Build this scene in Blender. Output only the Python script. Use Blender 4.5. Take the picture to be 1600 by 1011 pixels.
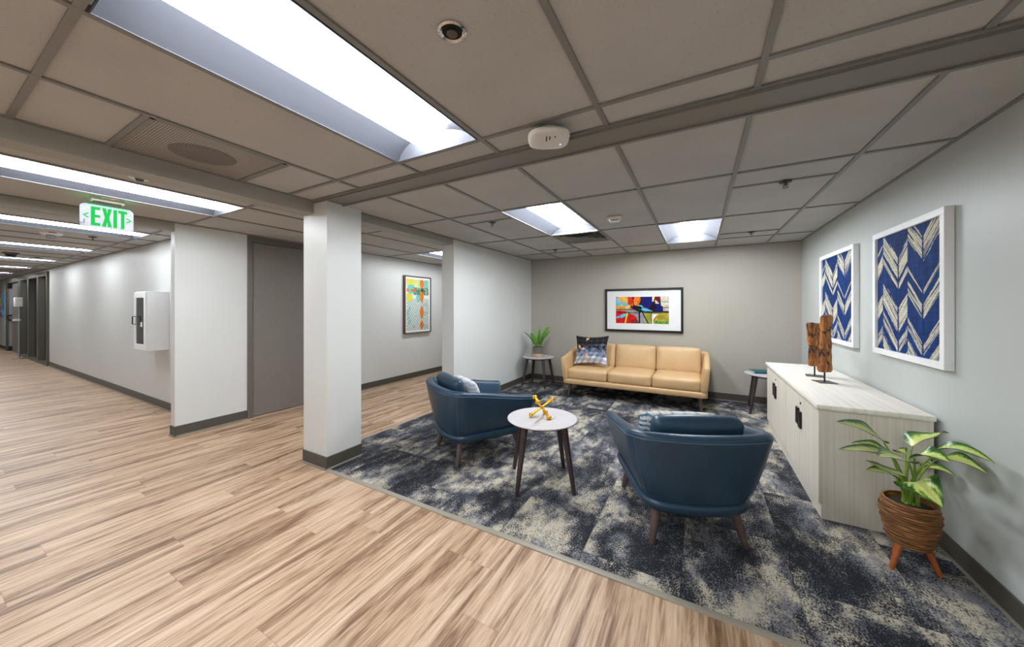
import bpy, bmesh, math, random
import numpy as np
from mathutils import Vector, Matrix

random.seed(7)
for o in list(bpy.data.objects):
    bpy.data.objects.remove(o)
SC = bpy.context.scene
COL = SC.collection
PI = math.pi

# ------------------------------------------------------------------ camera, world, exposure
cam = bpy.data.cameras.new('camera')
cam.sensor_width = 36.0
cam.lens = 532.2 * 36.0 / 1600.0
cam.shift_y = -25.5 / 1600.0
cam.clip_start = 0.05
camo = bpy.data.objects.new('camera', cam)
camo.location = (0, 0, 1.35)
camo.rotation_euler = (PI / 2, 0, 0.5026)
COL.objects.link(camo)
SC.camera = camo
world = bpy.data.worlds.new('world')
world.use_nodes = True
world.node_tree.nodes['Background'].inputs[0].default_value = (0.9, 0.95, 1.0, 1)
world.node_tree.nodes['Background'].inputs[1].default_value = 0.05
SC.world = world
SC.view_settings.view_transform = 'Standard'
SC.view_settings.look = 'None'
SC.view_settings.gamma = 1.0
SC.view_settings.use_curve_mapping = False
SC.view_settings.exposure = 1.34
LAMP = 10.6                       # emission of every troffer lens
LAMP_COL = (0.93, 0.985, 1.03)

ZN, ZF = 2.247, 2.225            # ceiling heights: entry area, lounge and halls
CZ = 0.004                       # top of the carpet


# ------------------------------------------------------------------ materials
def srgb(r, g, b):
    f = lambda c: (c / 255 / 12.92) if c / 255 <= 0.04045 else ((c / 255 + 0.055) / 1.055) ** 2.4
    return (f(r), f(g), f(b))


class NT:
    """small helper round a node tree"""
    def __init__(s, name):
        s.m = bpy.data.materials.new(name)
        s.m.use_nodes = True
        s.t = s.m.node_tree
        s.t.nodes.clear()
        s.out = s.n('ShaderNodeOutputMaterial')
        s.p = s.n('ShaderNodeBsdfPrincipled')
        s.l(s.p.outputs[0], s.out.inputs[0])
        s.co = s.n('ShaderNodeTexCoord').outputs['Object']

    def n(s, t, **k):
        x = s.t.nodes.new(t)
        for a, b in k.items():
            setattr(x, a, b)
        return x

    def l(s, a, b):
        s.t.links.new(a, b)

    def put(s, inp, v):
        if hasattr(v, 'node'):
            s.l(v, inp)
        elif isinstance(v, (tuple, list)) and len(v) == 3 and len(getattr(inp, 'default_value', (0, 0, 0))) == 4:
            inp.default_value = (*v, 1)
        else:
            inp.default_value = v

    def math(s, op, a, b=0.0, c=0.0, clamp=False):
        x = s.n('ShaderNodeMath', operation=op, use_clamp=clamp)
        for i, v in enumerate((a, b, c)):
            s.put(x.inputs[i], v)
        return x.outputs[0]

    def map(s, v, scale=(1, 1, 1), loc=(0, 0, 0), rot=(0, 0, 0)):
        x = s.n('ShaderNodeMapping')
        s.l(v, x.inputs[0])
        x.inputs['Location'].default_value = loc
        x.inputs['Rotation'].default_value = rot
        x.inputs['Scale'].default_value = scale
        return x.outputs[0]

    def noise(s, v, scale, detail=2.0, rough=0.5, dist=0.0):
        x = s.n('ShaderNodeTexNoise')
        s.l(v, x.inputs['Vector'])
        x.inputs['Scale'].default_value = scale
        x.inputs['Detail'].default_value = detail
        x.inputs['Roughness'].default_value = rough
        x.inputs['Distortion'].default_value = dist
        return x.outputs[0]

    def ramp(s, v, stops, interp='LINEAR'):
        x = s.n('ShaderNodeValToRGB')
        s.l(v, x.inputs[0])
        x.color_ramp.interpolation = interp
        e = x.color_ramp.elements
        while len(e) < len(stops):
            e.new(0.5)
        for i, (p, c) in enumerate(stops):
            e[i].position = p
            e[i].color = (*c, 1) if isinstance(c, tuple) else (c, c, c, 1)
        return x.outputs[0]

    def mix(s, f, a, b, mode='MIX'):
        x = s.n('ShaderNodeMix', data_type='RGBA', blend_type=mode)
        s.put(x.inputs[0], f)
        s.put(x.inputs[6], a)
        s.put(x.inputs[7], b)
        return x.outputs[2]

    def sep(s, v):
        x = s.n('ShaderNodeSeparateXYZ')
        s.l(v, x.inputs[0])
        return x.outputs

    def comb(s, a, b, c=0.0):
        x = s.n('ShaderNodeCombineXYZ')
        for i, v in enumerate((a, b, c)):
            s.put(x.inputs[i], v)
        return x.outputs[0]

    def bump(s, h, strength=0.2, dist=0.01):
        x = s.n('ShaderNodeBump')
        s.l(h, x.inputs['Height'])
        x.inputs['Strength'].default_value = strength
        x.inputs['Distance'].default_value = dist
        s.l(x.outputs[0], s.p.inputs['Normal'])

    def fin(s, col=None, rough=None, metal=None, spec=None):
        if col is not None:
            s.put(s.p.inputs['Base Color'], col)
        if rough is not None:
            s.put(s.p.inputs['Roughness'], rough)
        if metal is not None:
            s.p.inputs['Metallic'].default_value = metal
        if spec is not None:
            s.p.inputs['Specular IOR Level'].default_value = spec
        return s.m


def mat(name, c, rough=0.5, metal=0.0, var=0.06, scale=18.0, bump=0.0, bscale=None, spec=None):
    t = NT(name)
    f = t.noise(t.co, scale, 3.0)
    d = tuple(x * (1 - var) for x in c)
    u = tuple(min(1, x * (1 + var)) for x in c)
    col = t.ramp(f, [(0.3, d), (0.7, u)])
    if bump:
        t.bump(t.noise(t.co, bscale or scale * 6, 3.0), bump, 0.002)
    return t.fin(col, rough, metal, spec)


def emit(name, c, strength):
    t = NT(name)
    f = t.noise(t.co, 4.0)
    col = t.ramp(f, [(0.0, c), (1.0, tuple(x * 0.98 for x in c))])
    t.l(col, t.p.inputs['Emission Color'])
    t.p.inputs['Emission Strength'].default_value = strength
    return t.fin(tuple(x * 0.04 for x in c), 0.7, spec=0.1)


def attr_mat(name, rough=0.6, var=0.0, bump=0.0, bscale=300, spec=None):
    t = NT(name)
    a = t.n('ShaderNodeAttribute', attribute_name='paint')
    col = a.outputs['Color']
    if var:
        f = t.noise(t.co, 60.0, 3.0)
        col = t.mix(var, col, t.ramp(f, [(0.3, 0.0), (0.7, 1.0)]), 'OVERLAY')
    if bump:
        t.bump(t.noise(t.co, bscale, 2.0), bump, 0.002)
    return t.fin(col, rough, spec=spec)


def wood_floor():
    t = NT('oak_plank_floor')
    x, y, z = t.sep(t.co)
    W, L = 0.182, 1.22
    px = t.math('DIVIDE', x, W)
    ix = t.math('FLOOR', px)
    wn = t.n('ShaderNodeTexWhiteNoise', noise_dimensions='1D')
    t.l(ix, wn.inputs['W'])
    py = t.math('ADD', t.math('DIVIDE', y, L), t.math('MULTIPLY', wn.outputs['Value'], 7.3))
    iy = t.math('FLOOR', py)
    w2 = t.n('ShaderNodeTexWhiteNoise', noise_dimensions='2D')
    t.l(t.comb(ix, iy), w2.inputs['Vector'])
    rnd = w2.outputs['Value']
    fx = t.math('FRACT', px)
    fy = t.math('FRACT', py)
    # grain coordinates, shifted for every plank
    gx = t.math('ADD', x, t.math('MULTIPLY', rnd, 13.7))
    gy = t.math('ADD', y, t.math('MULTIPLY', rnd, 31.1))
    g = t.comb(gx, gy)
    fine = t.noise(t.map(g, (85, 4.5, 1)), 1.0, 4.0, 0.62, 0.3)
    broad = t.noise(t.map(g, (11, 0.75, 1)), 1.0, 5.0, 0.62, 0.9)
    streak = t.ramp(t.noise(t.map(g, (58, 3.4, 1)), 1.0, 3.0, 0.55, 0.6), [(0.54, 0.0), (0.68, 1.0)])
    # cathedral rings, strongest in the darker heartwood
    warp = t.noise(t.map(g, (5.0, 0.9, 1)), 1.0, 3.0, 0.5)
    ring = t.math('MULTIPLY_ADD', t.math('SINE', t.math('MULTIPLY', warp, 150.0)), 0.5, 0.5)
    ring = t.math('POWER', ring, 2.0)
    heart = t.ramp(broad, [(0.36, 1.0), (0.50, 0.0)])
    mixv = t.math('ADD', t.math('MULTIPLY', fine, 0.42), t.math('MULTIPLY', broad, 0.66))
    col = t.ramp(mixv, [(0.40, srgb(126, 96, 72)), (0.48, srgb(166, 134, 107)), (0.56, srgb(202, 170, 141)), (0.70, srgb(224, 199, 174))])
    col = t.mix(t.math('MULTIPLY', streak, 0.42), col, srgb(116, 86, 62))
    col = t.mix(t.math('MULTIPLY', ring, t.math('MULTIPLY', heart, 0.55)), col, srgb(98, 72, 52))
    tint = t.ramp(rnd, [(0.0, srgb(236, 232, 228)), (0.5, srgb(248, 245, 242)), (1.0, (1, 1, 1))])
    col = t.mix(0.85, col, tint, 'MULTIPLY')
    edge = t.math('MAXIMUM', t.math('LESS_THAN', fx, 0.012), t.math('LESS_THAN', fy, 0.0016))
    col = t.mix(t.math('MULTIPLY', edge, 0.45), col, srgb(92, 70, 54))
    t.bump(t.math('SUBTRACT', fine, edge), 0.12, 0.002)
    return t.fin(col, t.ramp(fine, [(0.2, 0.5), (0.8, 0.36)]), spec=0.4)


def carpet_mat():
    t = NT('distressed_carpet')
    x, y, z = t.sep(t.co)
    W, L = 0.485, 0.97
    px = t.math('DIVIDE', t.math('ADD', x, 2.02), W)
    ix = t.math('FLOOR', px)
    py = t.math('ADD', t.math('DIVIDE', y, L), t.math('MULTIPLY', ix, 0.37))
    iy = t.math('FLOOR', py)
    w2 = t.n('ShaderNodeTexWhiteNoise', noise_dimensions='2D')
    t.l(t.comb(ix, iy), w2.inputs['Vector'])
    rnd = w2.outputs['Value']
    g = t.comb(t.math('ADD', x, t.math('MULTIPLY', rnd, 17.0)), t.math('ADD', y, t.math('MULTIPLY', rnd, 9.0)))
    big = t.noise(t.map(g, (2.6, 1.5, 1)), 1.0, 9.0, 0.68, 0.3)
    mid = t.noise(t.map(g, (11, 6, 1)), 1.0, 6.0, 0.7)
    fib = t.noise(t.map(t.co, (135, 95, 1)), 1.0, 3.0, 0.65)
    fib2 = t.noise(t.co, 300.0, 1.0, 0.6)
    D = t.math('ADD', t.math('MULTIPLY', big, 1.0), t.math('MULTIPLY', mid, 0.55))
    D = t.math('ADD', D, t.math('MULTIPLY', rnd, 0.07))
    v = t.math('ADD', t.math('MULTIPLY', D, 1.0), t.math('MULTIPLY', fib, 0.95))
    v = t.math('SUBTRACT', v, 0.79)
    hue = t.noise(t.map(g, (5, 3.2, 1)), 1.0, 5.0, 0.65)
    hue = t.ramp(t.math('ADD', hue, t.math('MULTIPLY', t.math('SUBTRACT', D, 0.85), 0.7)), [(0.44, 0.0), (0.60, 1.0)])
    light = t.mix(hue, srgb(128, 129, 136), srgb(200, 190, 172))
    darkc = t.mix(t.ramp(fib2, [(0.4, 0.0), (0.65, 1.0)]), srgb(30, 31, 37), srgb(60, 62, 70))
    col = t.mix(t.ramp(v, [(0.44, 0.0), (0.60, 1.0)]), darkc, light)
    fx = t.math('FRACT', px)
    fy = t.math('FRACT', py)
    seam = t.math('MAXIMUM', t.math('LESS_THAN', fx, 0.008), t.math('LESS_THAN', fy, 0.004))
    col = t.mix(t.math('MULTIPLY', seam, 0.5), col, srgb(24, 25, 32))
    t.bump(t.math('ADD', fib, fib2), 0.5, 0.004)
    return t.fin(col, 0.95, spec=0.1)


def ceiling_mat():
    t = NT('acoustic_tile')
    a = t.noise(t.co, 210.0, 2.0, 0.6)
    b = t.noise(t.co, 60.0, 2.0, 0.6)
    base = t.ramp(t.noise(t.co, 3.0), [(0.3, srgb(182, 180, 178)), (0.7, srgb(190, 188, 185))])
    pit = t.math('MULTIPLY', t.ramp(a, [(0.63, 0.0), (0.68, 1.0)]), t.ramp(b, [(0.45, 0.0), (0.6, 0.6)]))
    col = t.mix(pit, base, srgb(80, 78, 76))
    t.bump(a, 0.15, 0.002)
    return t.fin(col, 0.9, spec=0.15)


def ash_mat():
    t = NT('pale_ash_laminate')
    x, y, z = t.sep(t.co)
    g = t.comb(t.math('MULTIPLY', x, 95.0), t.math('MULTIPLY', y, 95.0), t.math('MULTIPLY', z, 1.2))
    f = t.noise(g, 1.0, 4.0, 0.6)
    f2 = t.noise(g, 0.25, 2.0, 0.5)
    v = t.math('ADD', t.math('MULTIPLY', f, 0.6), t.math('MULTIPLY', f2, 0.4))
    return t.fin(t.ramp(v, [(0.30, srgb(214, 203, 186)), (0.5, srgb(229, 220, 206)), (0.70, srgb(239, 232, 221))]), 0.45)


def ash_top_mat():
    t = NT('pale_ash_top')
    f = t.noise(t.map(t.co, (45, 1.4, 1)), 1.0, 4.0, 0.6)
    return t.fin(t.ramp(f, [(0.30, srgb(234, 226, 214)), (0.5, srgb(243, 237, 227)), (0.70, srgb(249, 244, 236))]), 0.4)


def driftwood_mat():
    t = NT('burl_wood')
    g = t.map(t.co, (26, 26, 4.5))
    f = t.noise(g, 1.0, 5.0, 0.6, 1.2)
    k = t.noise(t.map(t.co, (22, 22, 8)), 1.0, 4.0, 0.62, 1.2)
    col = t.ramp(f, [(0.3, srgb(92, 48, 18)), (0.48, srgb(158, 92, 36)), (0.66, srgb(206, 136, 62))])
    col = t.mix(t.ramp(k, [(0.50, 0.0), (0.57, 1.0)]), col, srgb(44, 26, 16))
    t.bump(k, 0.5, 0.01)
    return t.fin(col, 0.45)


def leg_mat():
    t = NT('espresso_wood')
    f = t.noise(t.map(t.co, (60, 60, 5)), 1.0, 4.0, 0.6)
    return t.fin(t.ramp(f, [(0.3, srgb(48, 38, 38)), (0.7, srgb(74, 62, 60))]), 0.42)


def marble_mat():
    t = NT('white_laminate_top')
    f = t.noise(t.map(t.co, (5, 9, 5)), 1.0, 6.0, 0.6, 1.0)
    return t.fin(t.ramp(f, [(0.35, srgb(196, 191, 193)), (0.5, srgb(201, 196, 198)), (0.7, srgb(205, 201, 202))]), 0.35)


def leather(name, c, rough=0.4, hue=0.12):
    t = NT(name)
    f = t.noise(t.co, 7.0, 4.0)
    col = t.ramp(f, [(0.3, tuple(x * (1 - hue) for x in c)), (0.7, tuple(x * (1 + hue) for x in c))])
    v = t.n('ShaderNodeTexVoronoi', feature='DISTANCE_TO_EDGE')
    t.l(t.co, v.inputs['Vector'])
    v.inputs['Scale'].default_value = 320.0
    w = t.noise(t.co, 9.0, 3.0)
    t.bump(t.math('ADD', t.math('MULTIPLY', v.outputs['Distance'], 0.35), w), 0.12, 0.006)
    return t.fin(col, rough, spec=0.45)


def rope_mat():
    t = NT('woven_vine')
    f = t.noise(t.map(t.co, (14, 14, 170)), 1.0, 4.0, 0.65)
    col = t.ramp(f, [(0.3, srgb(58, 34, 16)), (0.5, srgb(128, 82, 42)), (0.68, srgb(186, 132, 76))])
    t.bump(f, 0.7, 0.006)
    return t.fin(col, 0.6)


def perforated_mat(name='perforated_metal', ca=srgb(176, 168, 162), cb=srgb(74, 68, 64)):
    t = NT(name)
    x, y, z = t.sep(t.co)
    a = t.math('SINE', t.math('MULTIPLY', x, 560.0))
    b = t.math('SINE', t.math('MULTIPLY', y, 560.0))
    h = t.math('GREATER_THAN', t.math('ADD', a, b), 0.35)
    col = t.mix(h, ca, cb)
    return t.fin(col, 0.5, 0.2)


M = {}
M['wall'] = mat('white_wall_paint', srgb(212, 213, 211), 0.42, var=0.012, scale=2.0, bump=0.03, bscale=90)
M['wall_cool'] = mat('cool_grey_wall_paint', srgb(188, 192, 189), 0.45, var=0.012, scale=2.0, bump=0.03, bscale=90)
M['wall_taupe'] = mat('taupe_wall_paint', srgb(176, 170, 159), 0.5, var=0.012, scale=2.0, bump=0.03, bscale=90)
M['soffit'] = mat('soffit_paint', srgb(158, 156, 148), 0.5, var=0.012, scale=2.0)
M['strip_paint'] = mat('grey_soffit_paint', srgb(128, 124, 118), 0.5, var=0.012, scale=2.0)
M['base'] = mat('rubber_cove_base', srgb(78, 74, 66), 0.5, var=0.04)
M['lip'] = mat('cove_base_toe', srgb(140, 134, 122), 0.4, var=0.04)
M['strip'] = mat('carpet_edge_metal', srgb(158, 150, 136), 0.45, var=0.03)
M['floor'] = wood_floor()
M['carpet'] = carpet_mat()
M['tile'] = ceiling_mat()
M['tee'] = mat('ceiling_tee_paint', srgb(128, 127, 123), 0.45, var=0.02)
M['darkgap'] = mat('plenum_dark', srgb(30, 28, 26), 0.9)
LENS = {}
M['reflector'] = mat('troffer_reflector', srgb(76, 78, 86), 0.6, var=0.015)
M['endplate'] = mat('troffer_end_plate', srgb(96, 98, 106), 0.45, var=0.015)
M['white'] = mat('white_enamel', srgb(236, 237, 238), 0.4, var=0.015)
M['offwhite'] = mat('white_plastic', srgb(220, 216, 210), 0.4, var=0.02)
M['chrome'] = mat('chrome', srgb(210, 210, 214), 0.12, 1.0, var=0.02)
M['brass'] = mat('sprinkler_metal', srgb(120, 108, 96), 0.35, 0.8)
M['black'] = mat('black_metal', srgb(24, 24, 27), 0.4, 0.3)
M['blackframe'] = mat('black_lacquer', srgb(16, 16, 18), 0.3)
M['bronze'] = mat('bronze_plate', srgb(96, 88, 82), 0.4, 0.5)
M['door'] = mat('dark_taupe_door', srgb(118, 112, 104), 0.5, var=0.03, scale=5)
M['frame'] = mat('taupe_door_frame', srgb(102, 95, 87), 0.42, var=0.03)
M['darkglass'] = mat('dark_glass', srgb(26, 28, 30), 0.12, 0.0)
M['storefront'] = mat('bronze_storefront', srgb(86, 82, 74), 0.45, var=0.04)
M['navy'] = leather('navy_leather', srgb(40, 64, 84), 0.36)
M['tan'] = leather('tan_leather', srgb(200, 165, 121), 0.42, 0.06)
M['thread_navy'] = mat('navy_seam', srgb(70, 98, 126), 0.5)
M['thread_tan'] = mat('tan_seam', srgb(176, 134, 86), 0.5)
M['leg'] = leg_mat()
M['taupe_leg'] = mat('smoked_wood_leg', srgb(92, 76, 72), 0.42, var=0.12, scale=30)
M['marble'] = marble_mat()
M['gold'] = mat('polished_gold', srgb(240, 180, 50), 0.2, 1.0, var=0.03)
M['ash'] = ash_mat()
M['ashtop'] = ash_top_mat()
M['burl'] = driftwood_mat()
M['rope'] = rope_mat()
M['potleg'] = mat('orange_wood_leg', srgb(172, 92, 44), 0.45, var=0.15, scale=40)
M['soil'] = mat('dark_moss_soil', srgb(52, 44, 36), 0.95, var=0.5, scale=120, bump=0.9, bscale=150)
M['leaf'] = attr_mat('variegated_leaf', 0.35, bump=0.08, bscale=60)
M['stem'] = mat('green_stem', srgb(126, 158, 60), 0.45, var=0.15)
M['zzleaf'] = mat('glossy_green_leaf', srgb(98, 152, 44), 0.35, var=0.3, scale=30)
M['zzstem'] = mat('dark_green_stem', srgb(66, 104, 44), 0.4)
M['potgrey'] = mat('grey_basket', srgb(104, 98, 92), 0.8, var=0.15, scale=80, bump=0.5, bscale=160)
M['pottan'] = mat('tan_basket', srgb(190, 166, 138), 0.8, var=0.12, scale=80, bump=0.5, bscale=160)
M['teal'] = mat('teal_cover', srgb(20, 92, 96), 0.45)
M['paper'] = mat('paper_block', srgb(226, 224, 216), 0.7)
M['canvas'] = attr_mat('printed_canvas', 0.7, spec=0.12)
M['cloth'] = attr_mat('printed_cloth', 0.85, bump=0.3, bscale=500, spec=0.15)
M['pframe'] = mat('brown_picture_frame', srgb(96, 74, 54), 0.5, var=0.1)
M['mount'] = mat('white_mount_board', srgb(226, 226, 226), 0.7, var=0.01)
M['whiteframe'] = mat('white_picture_frame', srgb(240, 240, 242), 0.4, var=0.01)
M['signface'] = mat('frosted_acrylic', srgb(128, 129, 132), 0.6, spec=0.1)
M['green'] = emit('exit_green', srgb(0, 205, 80), 0.36)
M['greenled'] = emit('exit_green_edge', srgb(30, 255, 120), 5.0)
M['redled'] = emit('red_led', srgb(255, 60, 50), 3.0)
M['blueled'] = emit('blue_led', srgb(90, 120, 255), 3.0)
M['redmark'] = mat('red_lettering', srgb(190, 40, 40), 0.5)
M['print'] = mat('dark_print', srgb(50, 46, 44), 0.6)
M['steel'] = mat('brushed_steel', srgb(170, 176, 180), 0.3, 0.8)
M['copper'] = mat('rim_metal', srgb(190, 150, 80), 0.35, 0.7)


# ------------------------------------------------------------------ mesh helpers
class MB:
    def __init__(s):
        s.bm = bmesh.new()
        s.mi = 0

    def _set(s, faces):
        for f in faces:
            f.material_index = s.mi

    def box(s, x0, x1, y0, y1, z0, z1, bev=0.0, seg=2):
        m = Matrix.Translation(((x0 + x1) / 2, (y0 + y1) / 2, (z0 + z1) / 2)) @ Matrix.Diagonal((x1 - x0, y1 - y0, z1 - z0, 1))
        r = bmesh.ops.create_cube(s.bm, size=1.0, matrix=m)
        fs = set(f for v in r['verts'] for f in v.link_faces)
        s._set(fs)
        if bev:
            es = list(set(e for f in fs for e in f.edges))
            r = bmesh.ops.bevel(s.bm, geom=es, offset=bev, segments=seg, profile=0.5, affect='EDGES')
            s._set(r['faces'])
        return s

    def quad(s, pts):
        f = s.bm.faces.new([s.bm.verts.new(p) for p in pts])
        f.material_index = s.mi
        return s

    def loft(s, rings, caps=True, closed=True):
        vs = [[s.bm.verts.new(p) for p in r] for r in rings]
        n = len(rings[0])
        for a, b in zip(vs[:-1], vs[1:]):
            for i in range(n if closed else n - 1):
                j = (i + 1) % n
                s._set([s.bm.faces.new((a[i], a[j], b[j], b[i]))])
        if caps:
            s._set([s.bm.faces.new(list(reversed(vs[0]))), s.bm.faces.new(vs[-1])])
        return s

    def lathe(s, prof, c=(0, 0, 0), n=32):
        """profile of (radius, z); radius 0 closes with a pole"""
        rings = []
        for r, z in prof:
            if r <= 1e-6:
                rings.append([s.bm.verts.new((c[0], c[1], c[2] + z))])
            else:
                rings.append([s.bm.verts.new((c[0] + r * math.cos(2 * PI * i / n), c[1] + r * math.sin(2 * PI * i / n), c[2] + z)) for i in range(n)])
        for a, b in zip(rings[:-1], rings[1:]):
            for i in range(n):
                j = (i + 1) % n
                if len(a) == 1 and len(b) == 1:
                    continue
                if len(a) == 1:
                    f = s.bm.faces.new((a[0], b[j], b[i]))
                elif len(b) == 1:
                    f = s.bm.faces.new((a[i], a[j], b[0]))
                else:
                    f = s.bm.faces.new((a[i], a[j], b[j], b[i]))
                f.material_index = s.mi
        return s

    def tube(s, pts, rad, n=10):
        """round bar through pts; rad a number or one per point"""
        P = [Vector(p) for p in pts]
        R = rad if isinstance(rad, (list, tuple)) else [rad] * len(P)
        up = None
        rings = []
        for i, p in enumerate(P):
            d = (P[min(i + 1, len(P) - 1)] - P[max(i - 1, 0)]).normalized()
            if up is None:
                up = Vector((0, 0, 1)) if abs(d.z) < 0.9 else Vector((1, 0, 0))
            a = d.cross(up).normalized()
            up = a.cross(d).normalized()
            rings.append([p + (a * math.cos(2 * PI * k / n) + up * math.sin(2 * PI * k / n)) * R[i] for k in range(n)])
        return s.loft(rings)

    def ball(s, c, r, u=16, v=10, sc=(1, 1, 1)):
        m = Matrix.Translation(c) @ Matrix.Diagonal((r * sc[0], r * sc[1], r * sc[2], 1))
        q = bmesh.ops.create_uvsphere(s.bm, u_segments=u, v_segments=v, radius=1.0, matrix=m)
        s._set(set(f for w in q['verts'] for f in w.link_faces))
        return s

    def rbox(s, size, r, seg=10, crown=(0, 0, 0), mat4=None):
        """soft upholstered block: rounded box with crowned faces"""
        hx, hy, hz = size[0] / 2, size[1] / 2, size[2] / 2
        def easing(t):
            return math.sin(t * PI / 2) * 0.35 + t * 0.65
        cache = {}
        def vert(p):
            k = (round(p[0], 5), round(p[1], 5), round(p[2], 5))
            if k in cache:
                return cache[k]
            q = [easing(p[0]) * hx, easing(p[1]) * hy, easing(p[2]) * hz]
            inn = [max(-h + r, min(h - r, c)) for c, h in zip(q, (hx, hy, hz))]
            d = Vector([a - b for a, b in zip(q, inn)])
            w = Vector(inn) + (d.normalized() * r if d.length > 1e-9 else d)
            ux, uy, uz = w.x / hx, w.y / hy, w.z / hz
            w.x += crown[0] * math.copysign(1, ux) * (1 - uy * uy) * (1 - uz * uz) * abs(ux)
            w.y += crown[1] * math.copysign(1, uy) * (1 - ux * ux) * (1 - uz * uz) * abs(uy)
            w.z += crown[2] * math.copysign(1, uz) * (1 - ux * ux) * (1 - uy * uy) * abs(uz)
            if mat4:
                w = mat4 @ w
            cache[k] = s.bm.verts.new(w)
            return cache[k]
        for ax in range(3):
            for sg in (-1, 1):
                for i in range(seg):
                    for j in range(seg):
                        q = []
                        for a, b in ((0, 0), (1, 0), (1, 1), (0, 1)):
                            p = [0, 0, 0]
                            p[ax] = sg
                            p[(ax + 1) % 3] = -1 + 2 * (i + a) / seg
                            p[(ax + 2) % 3] = -1 + 2 * (j + b) / seg
                            q.append(vert(p))
                        if sg < 0:
                            q.reverse()
                        f = s.bm.faces.new(q)
                        f.material_index = s.mi
        return s

    def build(s, name, mats, parent=None, loc=(0, 0, 0), rot=(0, 0, 0), sharp=32, recalc=True):
        if recalc:
            bmesh.ops.recalc_face_normals(s.bm, faces=s.bm.faces[:])
        for f in s.bm.faces:
            f.smooth = True
        lim = math.radians(sharp)
        for e in s.bm.edges:
            if len(e.link_faces) == 2 and e.calc_face_angle(0) > lim:
                e.smooth = False
        me = bpy.data.meshes.new(name)
        s.bm.to_mesh(me)
        s.bm.free()
        for m in (mats if isinstance(mats, (list, tuple)) else [mats]):
            me.materials.append(m)
        o = bpy.data.objects.new(name, me)
        COL.objects.link(o)
        o.location = loc
        o.rotation_euler = rot
        if parent:
            o.parent = parent
        return o


def tag(o, label, cat, group=None):
    o['label'] = label
    o['category'] = cat
    if group:
        o['group'] = group
    return o


def thing(name, label, cat, loc=(0, 0, 0), rot=(0, 0, 0), group=None):
    o = bpy.data.objects.new(name, None)
    COL.objects.link(o)
    o.location = loc
    o.rotation_euler = rot
    o.empty_display_size = 0.1
    return tag(o, label, cat, group)


def struct(o):
    o['kind'] = 'structure'
    return o


def dup(root, loc, rot, label):
    def cp(o, par):
        c = o.copy()
        COL.objects.link(c)
        c.parent = par
        for ch in [x for x in bpy.data.objects if x.parent == o and x != c]:
            cp(ch, c)
        return c
    r = cp(root, None)
    r.location = loc
    r.rotation_euler = rot
    r['label'] = label
    return r


def paint_mesh(name, nx, ny, pos, colour, material, parent=None, loc=(0, 0, 0), rot=(0, 0, 0), back=None):
    """grid mesh with a colour per vertex: pos(U,V)->(X,Y,Z) arrays, colour(U,V)->(n,3) in sRGB 0..255"""
    u, v = np.meshgrid(np.linspace(0, 1, nx), np.linspace(0, 1, ny))
    u, v = u.ravel(), v.ravel()
    P = np.stack(pos(u, v), 1)
    C = np.clip(np.asarray(colour(u, v), float), 0, 255) / 255
    C = np.where(C <= 0.04045, C / 12.92, ((C + 0.055) / 1.055) ** 2.4)
    i = np.arange(nx * ny).reshape(ny, nx)
    F = np.stack([i[:-1, :-1], i[:-1, 1:], i[1:, 1:], i[1:, :-1]], -1).reshape(-1, 4)
    if back is not None:
        B = np.stack(back(u, v), 1)
        n0 = len(P)
        P = np.concatenate([P, B])
        C = np.concatenate([C, C])
        F = np.concatenate([F, F[:, ::-1] + n0])
    me = bpy.data.meshes.new(name)
    me.from_pydata(P.tolist(), [], F.tolist())
    a = me.color_attributes.new('paint', 'FLOAT_COLOR', 'POINT')
    a.data.foreach_set('color', np.concatenate([C, np.ones((len(C), 1))], 1).astype(np.float32).ravel())
    me.polygons.foreach_set('use_smooth', [True] * len(me.polygons))
    if back is not None:
        bm = bmesh.new()
        bm.from_mesh(me)
        bmesh.ops.remove_doubles(bm, verts=bm.verts[:], dist=1e-5)
        bmesh.ops.recalc_face_normals(bm, faces=bm.faces[:])
        bm.to_mesh(me)
        bm.free()
    me.materials.append(material)
    o = bpy.data.objects.new(name, me)
    COL.objects.link(o)
    o.parent = parent
    o.location = loc
    o.rotation_euler = rot
    return o


RNG = np.random.RandomState(3)
_LAT = RNG.rand(257, 257)


def vnoise(x, y):
    """value noise on arrays"""
    x0 = np.floor(x).astype(int)
    y0 = np.floor(y).astype(int)
    fx, fy = x - x0, y - y0
    fx = fx * fx * (3 - 2 * fx)
    fy = fy * fy * (3 - 2 * fy)
    g = lambda a, b: _LAT[a % 256, b % 256]
    return (g(x0, y0) * (1 - fx) + g(x0 + 1, y0) * fx) * (1 - fy) + (g(x0, y0 + 1) * (1 - fx) + g(x0 + 1, y0 + 1) * fx) * fy


def fbm(x, y, o=4):
    r, a, t = 0, 0.5, 0
    for k in range(o):
        r = r + a * vnoise(x * 2 ** k + 17 * k, y * 2 ** k + 31 * k)
        t += a
        a *= 0.5
    return r / t


# ------------------------------------------------------------------ room shell
def wallbox(name, x0, x1, y0, y1, z0, z1, m):
    return struct(MB().box(x0, x1, y0, y1, z0, z1).build(name, M[m]))


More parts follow.
